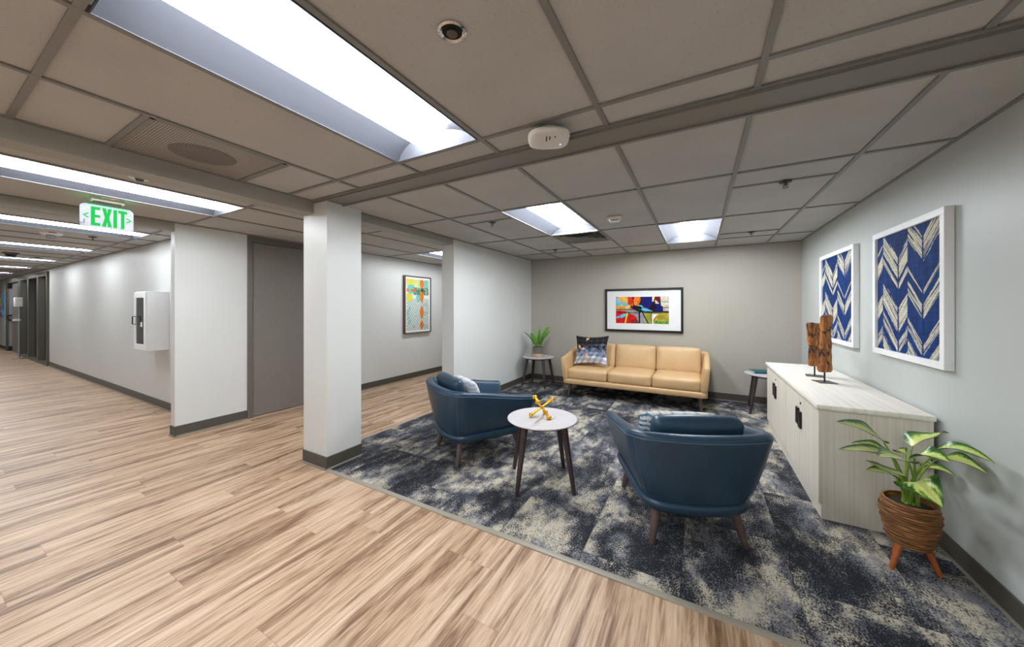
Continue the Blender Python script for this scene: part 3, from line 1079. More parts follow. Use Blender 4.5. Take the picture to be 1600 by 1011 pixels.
def rr_ring(W, y0, y1, R, z, n=8, bow=0.0):
    if bow:
        back = [(x, y - bow * max(0.0, 1 - (x / W) ** 2), zz) for x, y, zz in rr_ring(W, y0, y1, R, z, n)]
        i = 3 * (n + 1) - 1            # last point of the back left corner
        a, c = back[i], back[i + 1]
        mid = []
        for k in range(1, 12):
            x = a[0] + (c[0] - a[0]) * k / 12
            mid.append((x, y0 - bow * (1 - (x / W) ** 2), z))
        return [p if j < 2 * (n + 1) or True else p for j, p in enumerate([(q[0], q[1], q[2]) for q in rr_ring(W, y0, y1, R, z, n)[:2 * (n + 1)]] + back[2 * (n + 1):i + 1])] + mid + back[i + 1:]
    out = []
    for cx_, cy_, a0 in ((W - R, y1 - R, 0), (-W + R, y1 - R, 90), (-W + R, y0 + R, 180), (W - R, y0 + R, 270)):
        for k in range(n + 1):
            a = math.radians(a0 + 90 * k / n)
            out.append((cx_ + R * math.cos(a), cy_ + R * math.sin(a), z))
    return out


def splay_leg(name, parent, top, bot, rt, rb, m):
    P0, P1 = Vector(top), Vector(bot)
    b = MB()
    b.tube([P0, P0.lerp(P1, 0.5), P1.lerp(P0, 0.02), P1], [rt, (rt + rb) / 2, rb, rb * 0.85], 16)
    return b.build(name, m, parent)


def make_armchair(label, loc, rot):
    t = thing('armchair', label, 'armchair', loc, (0, 0, rot), 'navy leather armchairs')
    shell, seam, pt, ztop, N = tub_shell(0.293, 0.405, 0.322, 0.385, 0.335, 0.385, 0.085, 0.10, 0.262, 0.545, 0.660, 0.082, 0.75, 0.40, (0.058, 0.080))
    sh = shell.build('shell', M['navy'], t, sharp=60)
    MB().tube(seam, 0.0030, 6).build('top_seam', M['thread_navy'], sh)
    for i0 in (15, N - 16):
        b = MB()
        zt = ztop(i0)
        b.tube([pt(i0, 0.265 + (zt - 0.040 - 0.265) * k / 8, -0.0005) for k in range(9)], 0.0022, 6)
        b.build('side_seam', M['thread_navy'], sh)
    b = MB()
    b.loft([rr_ring(W, -y0, y1, R, z, bow=0.062) for W, y0, y1, R, z in ((0.270, 0.285, 0.335, 0.08, 0.188), (0.286, 0.302, 0.350, 0.09, 0.195), (0.302, 0.318, 0.362, 0.10, 0.212), (0.311, 0.328, 0.368, 0.10, 0.240), (0.309, 0.326, 0.366, 0.10, 0.254), (0.290, 0.307, 0.347, 0.09, 0.263))])
    b.build('base_rail', M['navy'], t, sharp=60)
    b = MB().rbox((0.50, 0.60, 0.17), 0.05, 12, (0, 0, 0.018), Matrix.Translation((0, 0.055, 0.35)))
    b.build('seat_cushion', M['navy'], t, sharp=60)
    m4 = Matrix.Translation((0, -0.262, 0.575)) @ Matrix.Rotation(math.radians(14), 4, 'X')
    b = MB().rbox((0.50, 0.100, 0.30), 0.042, 12, (0, 0.018, 0.010), m4)
    b.build('back_cushion', M['navy'], t, sharp=60)
    for sx in (-1, 1):
        for sy in (-1, 1):
            splay_leg('leg', t, (sx * 0.215, sy * 0.265, 0.20), (sx * 0.255, sy * 0.312, 0.0), 0.027, 0.017, M['taupe_leg'])
    return t


chair_r = make_armchair('navy leather armchair seen from behind, closest to the pale cabinet', (-0.135, 2.47, CZ), math.atan2(0.907, -0.42) - PI / 2)
chair_l = dup(chair_r, (-1.840, 2.684, CZ), (0, 0, math.radians(58.85) - PI / 2), 'navy leather armchair near the column, turned toward the coffee table')


def pillow(label, loc, rot, size, thick, colour, mat_, n=90, cat='cushion', pinch=0.07):
    w, h = size
    def sh(u, v, sgn):
        a, c = 2 * u - 1, 2 * v - 1
        x = w / 2 * a * (1 - pinch * (1 - c * c) * 1.0)
        z = h / 2 * c * (1 - pinch * (1 - a * a) * 1.0)
        d = thick / 2 * ((1 - a ** 4) * (1 - c ** 4)) ** 0.55
        wr = 0.004 * np.sin(7 * a + 3 * c) * (1 - a * a) * (1 - c * c)
        return x, sgn * -(d + wr), z + h / 2
    o = paint_mesh('throw_pillow', n, n, lambda u, v: sh(u, v, 1), colour, mat_, None, loc, rot, back=lambda u, v: sh(u, v, -1))
    return tag(o, label, cat)


def rhombille(u, v):
    N = 5.6
    x, y = u * N, v * N
    s3 = math.sqrt(3)
    # hexagon cells
    q = (s3 / 3 * x - y / 3) * 1.732
    r = (2 / 3 * y) * 1.732
    X, Z = q, r
    Y = -X - Z
    rx, ry, rz = np.round(X), np.round(Y), np.round(Z)
    dx, dy, dz = abs(rx - X), abs(ry - Y), abs(rz - Z)
    m1 = (dx > dy) & (dx > dz)
    m2 = (~m1) & (dy > dz)
    rx = np.where(m1, -ry - rz, rx)
    rz = np.where((~m1) & (~m2), -rx - ry, rz)
    cx_ = (rx + rz / 2) / 1.732 * s3
    cy_ = rz * 1.5 / 1.732
    ex, ey = (x - cx_), (y - cy_)
    ang = (np.degrees(np.arctan2(ey, ex)) + 360 - 30) % 360
    third = (ang // 120).astype(int)
    seed = vnoise(rx * 7.31 + third * 3.7 + 50, rz * 5.17 + third * 1.9 + 50)
    top = np.array((22, 24, 34.0))
    midc = np.array((92, 104, 136.0))
    low = np.array((196, 204, 220.0))
    g = np.clip(v + (seed - 0.5) * 0.30, 0, 1)[:, None]
    col = np.where(g > 0.5, midc + (top - midc) * np.clip((g - 0.5) / 0.16, 0, 1), low + (midc - low) * np.clip((g - 0.12) / 0.38, 0, 1))
    sh = np.array([1.12, 0.9, 0.74])[third][:, None]
    col = col * sh
    cop = np.array((214, 164, 128.0))
    cell_u, cell_v = cx_ / N, cy_ / N
    d = np.abs(cell_u - (0.30 + 0.16 * np.sin(cell_v * 6.5 + 0.4)))
    iscop = (d < 0.055) & (third == ((rx.astype(int) + 2 * rz.astype(int)) % 3))
    col = np.where(iscop[:, None], cop, col)
    # thin gilt joints
    rad = np.hypot(ex, ey)
    spoke = np.minimum(np.minimum(abs(ang % 120), 120 - ang % 120), 60) * PI / 180 * rad
    hexd = np.max(np.stack([abs(ex * math.cos(a) + ey * math.sin(a)) for a in (0, PI / 3, 2 * PI / 3)]), 0)
    line = (spoke < 0.022) | (hexd > 0.478)
    return np.where(line[:, None], col * 0.55 + np.array((170, 150, 110)) * 0.45, col)


# ---- sofa
t = thing('sofa', 'tan leather three seat sofa under the black framed picture', 'sofa', (-0.862, 5.30, CZ), (0, 0, PI))
SW = 0.975
shell, seam, pt, ztop, N = tub_shell(SW - 0.022, SW + 0.022, 0.36, 0.40, 0.375, 0.395, 0.07, 0.09, 0.262, 0.590, 0.705, 0.075, 0.8, 0.38)
sh = shell.build('shell', M['tan'], t, sharp=60)
MB().tube(seam, 0.003, 6).build('top_seam', M['thread_tan'], sh)
b = MB()
b.loft([rr_ring(W, -y0, y1, R, z) for W, y0, y1, R, z in ((SW - 0.045, 0.345, 0.375, 0.05, 0.188), (SW - 0.025, 0.362, 0.395, 0.06, 0.194), (SW - 0.018, 0.368, 0.402, 0.06, 0.208), (SW - 0.016, 0.37, 0.404, 0.06, 0.248), (SW - 0.022, 0.366, 0.40, 0.06, 0.262), (SW - 0.04, 0.35, 0.385, 0.05, 0.268))])
b.build('base_rail', M['tan'], t, sharp=60)
cw = (2 * SW - 0.17) / 3
for k in (-1, 0, 1):
    MB().rbox((cw - 0.004, 0.66, 0.160), 0.040, 12, (0, 0.012, 0.014), Matrix.Translation((k * cw, 0.055, 0.342))).build('seat_cushion', M['tan'], t, sharp=60)
for k in (-1, 0, 1):
    m4 = Matrix.Translation((k * cw, -0.245, 0.570)) @ Matrix.Rotation(math.radians(11), 4, 'X')
    MB().rbox((cw - 0.004, 0.15, 0.375), 0.045, 12, (0, 0.022, 0.008), m4).build('back_cushion', M['tan'], t, sharp=60)
for sx in (-1, 1):
    for sy in (-1, 1):
        splay_leg('leg', t, (sx * 0.865, sy * 0.290, 0.20), (sx * 0.888, sy * 0.325, 0.0), 0.026, 0.017, M['taupe_leg'])

pillow('square throw pillow with dark blue and copper cube pattern on the tan sofa', (-1.465, 5.165, CZ + 0.457), (math.radians(-18), math.radians(-2.5), math.radians(-3)), (0.535, 0.465), 0.14, rhombille, M['cloth'], 220, pinch=0.13)


def zigzag(u, v):
    z = (np.abs(((u * 12) % 2) - 1) * 0.45 + v * 8) % 1
    n = fbm(u * 40, v * 40, 2)
    base = np.array((222, 220, 214.0))[None] * (0.92 + 0.1 * n[:, None])
    teal = np.array((84, 142, 170.0))
    blu = np.array((60, 96, 140.0))
    k = ((u * 12 + v * 8) // 1).astype(int) % 2
    c = np.where(k[:, None] == 0, teal, blu)
    return np.where(((z > 0.55) & (n > 0.35))[:, None], c, base)


def palelines(u, v):
    z = (np.abs(((u * 5) % 2) - 1) * 0.5 + v * 7) % 1
    n = fbm(u * 50, v * 50, 2)
    base = np.array((216, 217, 220.0))[None] * (0.92 + 0.1 * n[:, None])
    return np.where((z > 0.72)[:, None], np.array((170, 176, 188.0)), base)


def chair_pillow(root, label, colour, x, y, z, lean, size, twist=0.0):
    R = Matrix.Rotation(root.rotation_euler.z, 4, 'Z')
    p = Vector(root.location) + R @ Vector((x, y, z))
    rz = root.rotation_euler.z + PI + twist
    return pillow(label, p, (math.radians(lean), 0, rz), size, 0.11, colour, M['cloth'], 90, pinch=-0.04)


chair_pillow(chair_r, 'blue and white zigzag pillow inside the armchair closest to the cabinet', zigzag, -0.045, -0.085, 0.462, -15, (0.44, 0.245))
chair_pillow(chair_l, 'pale grey patterned pillow inside the armchair near the column', palelines, 0.03, -0.080, 0.462, -18, (0.42, 0.235))


# ------------------------------------------------------------------ round tables
def make_table(name, label, cat, loc, rot):
    t = thing(name, label, cat, loc, (0, 0, rot), 'round white tables with dark legs')
    R = 0.268
    b = MB()
    b.lathe([(0.0, 0.470), (R - 0.035, 0.470), (R - 0.004, 0.483), (R, 0.487), (R, 0.490), (R - 0.002, 0.4925), (0.0, 0.4925)], n=72)
    b.build('tabletop', M['marble'], t)
    MB().lathe([(0.0, 0.4545), (0.20, 0.4545), (0.205, 0.4695), (0.0, 0.4695)], n=48).build('mounting_plate', M['leg'], t)
    for sx in (-1, 1):
        for sy in (-1, 1):
            splay_leg('leg', t, (sx * 0.145, sy * 0.145, 0.458), (sx * 0.207, sy * 0.207, 0.0), 0.0255, 0.0155, M['leg'])
    return t


tab = make_table('coffee_table', 'round white coffee table with dark legs holding the gold ornament', 'table', (-1.067, 2.424, CZ), math.radians(30.8))
st_l = dup(tab, (-2.440, 5.385, CZ), (0, 0, math.radians(1.6)), 'small round side table with a potted plant, in the corner beside the sofa')
st_l.name = 'side_table'
st_l['category'] = 'table'
st_r = dup(tab, (0.782, 5.40, CZ), (0, 0, math.radians(-4)), 'small round side table with a teal book, behind the pale cabinet')
st_r.name = 'side_table'

# gold jack ornament
L, r = 0.104, 0.0155
q = Vector((1, 1, 1)).rotation_difference(Vector((0, 0, 1))).to_matrix().to_4x4()
zc = L / math.sqrt(3) + r * 1.05
a0 = q @ Vector((1, 0, 0))
t = thing('jack_ornament', 'polished gold jack shaped ornament on the coffee table', 'ornament', (-1.075, 2.435, CZ + 0.4925), (0, 0, 0.5026 - math.atan2(a0.y, a0.x) + 0.1))
b = MB()
for ax in (Vector((1, 0, 0)), Vector((0, 1, 0)), Vector((0, 0, 1))):
    d_ = (q @ ax).normalized()
    c = Vector((0, 0, zc))
    b.tube([c - d_ * L, c - d_ * L * 0.75, c - d_ * L * 0.35, c, c + d_ * L * 0.35, c + d_ * L * 0.75, c + d_ * L], [0.0125, 0.0105, 0.0080, 0.0085, 0.0080, 0.0105, 0.0125], 12)
    sdir = d_.cross(Vector((0, 0, 1))).normalized()
    for s in (-1, 1):
        for k in (-1, 1):
            b.ball(c + d_ * L * s + sdir * k * 0.008, r * 0.92, 14, 10)
b.build('bones', M['gold'], t, sharp=70)

# book
t = thing('book', 'thin teal book lying on the side table behind the cabinet', 'book', (0.735, 5.47, CZ + 0.4925), (0, 0, math.radians(14)))
b = MB()
b.box(-0.14, 0.14, -0.105, 0.105, 0.0, 0.004, 0.001, 1)
b.box(-0.14, 0.14, -0.105, 0.105, 0.020, 0.024, 0.001, 1)
b.box(-0.14, 0.14, -0.105, -0.100, 0.0, 0.024)
b.build('cover', M['teal'], t)
MB().box(-0.135, 0.135, -0.100, 0.100, 0.004, 0.020).build('page_block', M['paper'], t)


# ------------------------------------------------------------------ cabinets
def make_cabinet(label, y0):
    t = thing('storage_cabinet', label, 'cabinet', (0.0, y0, CZ), group='pale ash double door cabinets')
    W = 0.945
    b = MB()
    b.box(0.687, 1.168, 0.002, W - 0.002, 0.0, 0.698, 0.0015, 1)
    b.build('body', M['ash'], t)
    MB().box(0.681, 0.6865, 0.004, W - 0.004, 0.001, 0.090).build('plinth', M['ash'], t)
    for k in (0, 1):
        a = 0.006 + k * (W / 2 - 0.0045)
        c = a + W / 2 - 0.0085
        d = MB().box(0.668, 0.6865, a, c, 0.094, 0.694, 0.0015, 1).build('door', M['ash'], t)
        h = MB()
        yc = c - 0.002 if k == 0 else a + 0.002
        s = -1 if k == 0 else 1
        zz = 0.44 if k == 0 else 0.455
        h.box(0.654, 0.6675, min(yc, yc + s * 0.062), max(yc, yc + s * 0.062), zz, zz + 0.125, 0.002, 1)
        h.build('handle', M['blackframe'], d)
        if k == 0:
            l = MB().lathe([(0.0, 0.0), (0.009, 0.0), (0.009, 0.004), (0.0, 0.004)], n=16)
            l.build('lock', M['black'], d, (0.668, c - 0.03, 0.625), (0, -PI / 2, 0))
    return t


make_cabinet('pale ash double door cabinet at the end beside the basket plant', 2.845)
make_cabinet('pale ash double door cabinet at the end toward the back wall', 3.790)
top = MB().box(0.655, 1.172, 2.832, 4.748, CZ + 0.6985, CZ + 0.728, 0.003, 2)
tag(top.build('countertop', M['ashtop']), 'long pale ash top running across both cabinets along the wall', 'countertop')
CT = CZ + 0.728


def sculpture(label, x, y, rot, w, h, z0, seed, lean, wrot):
    t = thing('wood_sculpture', label, 'sculpture', (x, y, CT), (0, 0, rot), 'burl wood sculptures on the cabinet top')
    MB().box(-0.062, 0.062, -0.062, 0.062, 0, 0.005, 0.001, 1).build('base_plate', M['bronze'], t)
    MB().tube([(0, 0, 0.004), (0, 0, z0 + 0.03)], 0.006, 10).build('rod', M['black'], t)
    rnd = random.Random(seed)
    ph = [rnd.uniform(0, 6) for _ in range(6)]
    rings = []
    n = 28
    for k in range(n + 1):
        f = k / n
        z = z0 + h * f
        wl = w / 2 * (1 + 0.14 * math.sin(5 * f + ph[0]) + 0.06 * math.sin(17 * f + ph[1]))
        wr = w / 2 * (1 + 0.13 * math.sin(4 * f + ph[2]) + 0.07 * math.sin(14 * f + ph[3]))
        d = 0.026 * (1 + 0.2 * math.sin(6 * f + ph[4]))
        if f < 0.03 or f > 0.97:
            wl *= 0.86; wr *= 0.86; d *= 0.75
        cx0 = lean * f * h
        ring = []
        for a in range(20):
            ang = 2 * PI * a / 20
            c, s = math.cos(ang), math.sin(ang)
            kx = math.copysign(abs(c) ** 0.45, c)
            ky = math.copysign(abs(s) ** 0.6, s)
            bumpv = 1 + 0.10 * math.sin(9 * f * PI + 3 * ang + ph[5])
            ring.append((cx0 + (wr if kx > 0 else wl) * kx, d * ky * bumpv, z + (0.008 * math.sin(3 * kx + ph[1]) if f > 0.9 else 0)))
        rings.append(ring)
    MB().loft(rings).build('wood_slab', M['burl'], t, (0, 0, 0), (0, 0, wrot), sharp=50)
    return t


sculpture('taller upright burl wood sculpture on a metal stand, closer to the plant', 0.905, 3.70, math.radians(14), 0.088, 0.465, 0.085, 4, 0.03, math.radians(18))
sculpture('shorter burl wood sculpture on a metal stand, behind the taller one', 0.908, 3.99, math.radians(-8), 0.100, 0.385, 0.09, 11, -0.02, math.radians(35))


# ------------------------------------------------------------------ plants
def px3(u, v, depth):
    """a point along a sight line of the calibrated view, used to read leaf positions off the photograph once"""
    f, yaw = 532.2, 0.5026
    rx, ry = math.cos(yaw), math.sin(yaw)
    fx_, fy_ = -math.sin(yaw), math.cos(yaw)
    s = (u - 800) / f * depth
    return Vector((fx_ * depth + rx * s, fy_ * depth + ry * s, 1.35 + (480 - v) / f * depth))


PX, PY = 0.957, 2.545
t = thing('potted_plant', 'variegated broad leaf plant in a brown woven basket on wooden legs by the wall', 'plant', (PX, PY, CZ))
b = MB()
prof = [(0.0, 0.118), (0.068, 0.118)]
nr = 17
for k in range(nr):
    f0 = k / nr
    def rad(f):
        return 0.074 + 0.032 * math.sin(min(1, f * 1.25) * PI / 2) - 0.008 * max(0, f - 0.75) / 0.25
    for j in range(5):
        f = f0 + j / 5 / nr
        prof.append((rad(f) + 0.0045 * math.sin(j / 5 * PI), 0.120 + 0.222 * f))
prof += [(0.100, 0.345), (0.092, 0.345), (0.090, 0.315), (0.0, 0.315)]
b.lathe(prof, n=48)
pot = b.build('basket', M['rope'], t, sharp=80)
# loose vine strands wound round the basket
for k in range(5):
    rr = random.Random(k)
    pts = []
    z0 = 0.16 + 0.035 * k
    for i in range(61):
        a = 2 * PI * i / 60
        f = (z0 - 0.12) / 0.222
        pts.append(((rad(f) + 0.0055) * math.cos(a), (rad(f) + 0.0055) * math.sin(a), z0 + 0.006 * math.sin(2 * a + k)))
    MB().tube(pts, 0.0028, 6).build('vine_strand', M['rope'], pot)
b = MB()
b.lathe([(0.089, 0.318), (0.07, 0.326), (0.04, 0.331), (0.0, 0.333)], n=40)
b.build('soil', M['soil'], t)
for tx, ty in ((0.866, 2.476), (1.057, 2.521), (0.937, 2.656)):
    dx, dy = tx - PX, ty - PY
    l = math.hypot(dx, dy)
    splay_leg('leg', t, (dx * 0.50, dy * 0.50, 0.135), (dx, dy, 0.0), 0.0165, 0.0105, M['potleg'])


def leaf(parent, base, tip, width, sag, tilt, seed, pot_origin):
    """blade as a curved folded surface with a thin thickness; colours by position"""
    B, T = Vector(base) - pot_origin, Vector(tip) - pot_origin
    d = T - B
    Ln = d.length
    dirv = d.normalized()
    side = dirv.cross(Vector((0, 0, 1)))
    if side.length < 0.1:
        side = Vector((1, 0, 0))
    side.normalize()
    nrm = side.cross(dirv).normalized()
    side = (side * math.cos(tilt) + nrm * math.sin(tilt)).normalized()
    nrm = side.cross(dirv).normalized()
    rs = np.random.RandomState(seed)
    ph = rs.rand(3) * 6
    Bv, dv, sv, nv = [np.array(x) for x in (B, dirv, side, nrm)]
    def pos(u, v, off):
        s = 2 * u - 1
        prof = np.sin(np.clip(v, 0, 1) ** 0.72 * PI) ** 0.85
        wv = width / 2 * prof
        curve = sag * 4 * v * (1 - v)
        fold = 0.30 * np.abs(s) * wv
        wave = 0.05 * width * np.sin(9 * v + ph[0] + 2 * s) * np.abs(s) * prof
        P = Bv[None] + dv[None] * (v * Ln)[:, None] + sv[None] * (s * wv)[:, None] + nv[None] * (curve + fold + wave + off)[:, None]
        return P[:, 0], P[:, 1], P[:, 2]
    def colf(u, v):
        s = np.abs(2 * u - 1)
        vein = fbm((v - 0.55 * s) * 26 + ph[1], s * 3 + ph[2], 3)
        k = s + (vein - 0.5) * 0.9 + 0.25 * np.clip(v - 0.85, 0, 1) * 6
        cream = np.array((214, 222, 130.0))
        lime = np.array((136, 176, 58.0))
        dark = np.array((38, 92, 30.0))
        c = np.where((k < 0.42)[:, None], cream, np.where((k < 0.60)[:, None], lime, dark))
        rib = s < 0.05
        c = np.where(rib[:, None], np.array((196, 206, 120.0)), c)
        return c * (0.94 + 0.12 * vein)[:, None]
    paint_mesh('leaf', 26, 40, lambda u, v: pos(u, v, 0.0006), colf, M['leaf'], parent, back=lambda u, v: pos(u, v, -0.0006 * np.sin(PI * np.clip(v, 0, 1))))


def U(zx, zy):
    return 1280 + zx / 3.369, 620 + zy / 3.369


ORI = Vector((PX, PY, CZ))
crown = ORI + Vector((0, 0, 0.34))
LV = [  # base (u,v,depth), tip (u,v,depth), width, sag, tilt
    ((340, 240, 1.80), (90, 132, 1.72), 0.085, 0.020, 0.55, 1),
    ((372, 300, 1.85), (165, 245, 1.86), 0.060, 0.016, 0.5, 2),
    ((380, 305, 1.72), (102, 278, 1.55), 0.055, 0.012, 0.35, 3),
    ((490, 262, 1.80), (684, 192, 1.86), 0.135, 0.012, 0.35, 4),
    ((590, 318, 1.66), (932, 356, 1.47), 0.075, 0.055, -0.25, 5),
    ((600, 345, 1.75), (886, 405, 1.62), 0.080, 0.040, -0.25, 6),
    ((560, 375, 1.85), (716, 420, 1.92), 0.050, 0.018, -0.2, 7),
    ((410, 442, 1.74), (245, 385, 1.62), 0.050, 0.022, 0.4, 8),
    ((452, 412, 1.70), (243, 332, 1.58), 0.050, -0.012, 0.4, 9),
    ((500, 462, 1.62), (656, 588, 1.45), 0.120, 0.050, -0.5, 10),
    ((470, 345, 1.62), (310, 315, 1.50), 0.085, 0.012, 0.25, 11),
    ((500, 325, 1.62), (690, 345, 1.50), 0.100, 0.020, -0.2, 12),
    ((455, 300, 1.90), (400, 290, 2.05), 0.060, 0.012, 0.2, 13),
    ((540, 390, 1.90), (640, 380, 2.08), 0.070, 0.02, 0.2, 14),
]
for (bu, bv, bd), (tu, tv, td), w, sg, tl, sd in LV:
    def clear(u, v, d):
        P = px3(*U(u, v), d)
        while P.y > 2.79 or P.x > 1.16:
            d *= 0.99
            P = px3(*U(u, v), d)
        return P
    Bp, Tp = clear(bu, bv, bd), clear(tu, tv, td)
    w *= 1.3
    leaf(t, Bp, Tp, w, sg, tl, sd, ORI)
    c0 = Vector((random.uniform(-0.025, 0.025), random.uniform(-0.025, 0.025), 0.325))
    e = Bp - ORI
    mid = c0.lerp(e, 0.55) + Vector((0, 0, 0.035))
    mid.x = c0.x + (e.x - c0.x) * 0.40
    mid.y = c0.y + (e.y - c0.y) * 0.40
    pts = [c0.lerp(mid, k / 5).lerp(mid.lerp(e, k / 5), k / 5) for k in range(6)]
    MB().tube(pts, [0.0085, 0.0075, 0.0065, 0.0055, 0.0045, 0.0035], 8).build('stem', M['stem'], t)

# zz plant on the side table
zx, zy = -2.425, 5.335
t = thing('potted_plant', 'small green plant in a two tone grey and tan pot on the corner side table', 'plant', (zx, zy, CZ + 0.4925))
b = MB()
b.mi = 1
b.lathe([(0.0, 0.0), (0.080, 0.0), (0.082, 0.004), (0.083, 0.062)], n=40)
b.mi = 0
b.lathe([(0.083, 0.062), (0.086, 0.165), (0.083, 0.172), (0.078, 0.168), (0.076, 0.150), (0.0, 0.150)], n=40)
b.build('pot', [M['potgrey'], M['pottan']], t)
MB().lathe([(0.076, 0.151), (0.04, 0.158), (0.0, 0.160)], n=24).build('soil', mat('tan_bark', srgb(150, 118, 62), 0.9, var=0.4, scale=120), t)
STEMS = [(-0.36, 0.05, 0.30), (0.22, 0.06, 0.40), (0.30, -0.04, 0.33), (-0.02, 0.10, 0.36), (0.10, -0.10, 0.33), (-0.12, -0.06, 0.27), (-0.22, 0.12, 0.24), (0.17, 0.16, 0.30), (0.04, -0.02, 0.27)]
for si, (dx, dy, hh) in enumerate(STEMS):
    rr = random.Random(si)
    c0 = Vector((dx * 0.12, dy * 0.12, 0.15))
    e = Vector((dx * 0.75, dy * 0.75, 0.15 + hh * 0.86))
    m = Vector((dx * 0.25, dy * 0.25, 0.15 + hh * 0.55))
    cur = lambda f: c0.lerp(m, f).lerp(m.lerp(e, f), f)
    s_ = MB().tube([cur(k / 8) for k in range(9)], [0.006 - 0.0004 * k for k in range(9)], 7).build('stem', M['zzstem'], t)
    b = MB()
    for k in range(12):
        f = 0.20 + 0.80 * k / 11
        p = cur(f)
        tan = (cur(min(1, f + 0.02)) - cur(f - 0.02)).normalized()
        sd = tan.cross(Vector((math.cos(si * 1.7), math.sin(si * 1.7), 0.2))).normalized()
        for s in (-1, 1):
            dd = (tan * 0.75 + sd * s * 0.75).normalized() if k < 11 else (tan + sd * s * 0.25).normalized()
            w = dd.cross(tan).cross(dd).normalized() if k < 11 else sd
            L_ = 0.046 * (1 - 0.25 * abs(f - 0.6)) * rr.uniform(0.85, 1.1)
            nn = dd.cross(w).normalized()
            top_, bot_ = [], []
            for q, ww in ((0.0, 0.1), (0.2, 0.7), (0.45, 1.0), (0.7, 0.8), (0.9, 0.35), (1.0, 0.03)):
                c = p + dd * L_ * q + nn * 0.006 * math.sin(q * PI)
                top_.append((c - w * 0.0125 * ww, c + nn * 0.003 * ww, c + w * 0.0125 * ww, c - nn * 0.002 * ww))
            b.loft(top_)
    b.build('leaves', M['zzleaf'], s_, sharp=70)['kind'] = 'stuff'


# ------------------------------------------------------------------ pictures
def frame_bars(b, w, h, bw, d0, d1, axis, bev=0.002):
    """four bars of a frame in a local u (across), v (up), n (towards the room) system"""
    for u0, u1, v0, v1 in ((0, w, 0, bw), (0, w, h - bw, h), (0, bw, bw, h - bw), (w - bw, w, bw, h - bw)):
        b.box(u0, u1, d0, d1, v0, v1, bev, 1)


def chevron(u, v):
    n1 = fbm(u * 90, v * 8, 2)
    n2 = fbm(u * 8, v * 120, 2)
    n3 = fbm(u * 5, v * 5, 3)
    blue = np.array((20, 52, 106.0))[None] * (0.62 + 0.42 * n1 + 0.34 * n2 * 0.9 + 0.25 * (n3 - 0.5))[:, None]
    cream = np.array((206, 200, 178.0))[None] * (0.90 + 0.16 * n2)[:, None]
    s = 0.93
    mask = np.zeros_like(u, bool)
    COLS = [(-0.10, 0.107, -0.055, [(0.70, 0.57, 0.5), (0.80, 0.775, 0.2), (0.35, 0.20, 0.6), (0.06, -0.06, 1.0)]),
            (0.107, 0.53, 0.38, [(0.785, 0.605, 0.35), (0.565, 0.515, 0.55), (0.36, 0.155, 0.55), (0.09, -0.02, 1.0), (1.10, 0.985, 0.3), (-0.10, -0.25, 0.8)]),
            (0.53, 1.06, 0.745, [(0.895, 0.705, 0.5), (0.495, 0.462, 0.2), (0.39, 0.272, 0.75), (0.10, 0.003, 0.85), (-0.07, -0.22, 0.9)])]
    for a, c, u0, bands in COLS:
        inside = (u >= a) & (u < c)
        du = np.abs(u - u0)
        wv = v - s * du
        left = (u < u0).astype(float)
        for bi, (hi, lo, brush) in enumerate(bands):
            f = (wv - lo) / (hi - lo)
            jag = (fbm(du * 30 + bi * 9 + left * 40, wv * 10, 2) - 0.5) * 0.10
            inn = inside & (f > 0 + jag) & (f < 1 + jag)
            st = vnoise(wv * 190 + bi * 11 + left * 77 + 160, du * 5 + bi * 5 + left * 31 + 60)
            edge = np.clip(np.abs(f - 0.5) * 2, 0, 1)
            gap = st < 0.27 + 0.26 * brush * edge ** 2 + 0.10 * brush
            mid = du < 0.008 + 0.006 * vnoise(v * 60, v * 3)
            side = np.minimum(u - a, c - u) < 0.004
            mask |= inn & ~gap & ~mid & ~side
    return np.where(mask[:, None], cream, blue)


def chevron_art(label, y0, y1, z0, z1):
    """hangs on the right-hand wall; across runs from the far end to the near one"""
    t = thing('chevron_picture', label, 'picture', (1.189, y1, z0), (0, 0, -PI / 2), 'white framed chevron prints')
    w, h = y1 - y0, z1 - z0
    b = MB()
    frame_bars(b, w, h, 0.040, -0.040, 0.0, 0)
    b.build('frame', M['whiteframe'], t)
    MB().box(0.03, w - 0.03, -0.022, -0.002, 0.03, h - 0.03).build('backing', M['mount'], t)
    paint_mesh('print', 330, 330, lambda u, v: (0.0395 + (w - 0.079) * u, np.full_like(u, -0.0235), 0.0395 + (h - 0.079) * v), chevron, M['canvas'], t)


# ---- label order: nearer first
chevron_art('larger looking white framed blue chevron picture, above the end of the cabinet near the plant', 2.715, 3.575, 1.010, 1.892)
chevron_art('white framed blue chevron picture behind the wood sculptures, nearer the back wall', 3.945, 4.872, 1.003, 1.892)


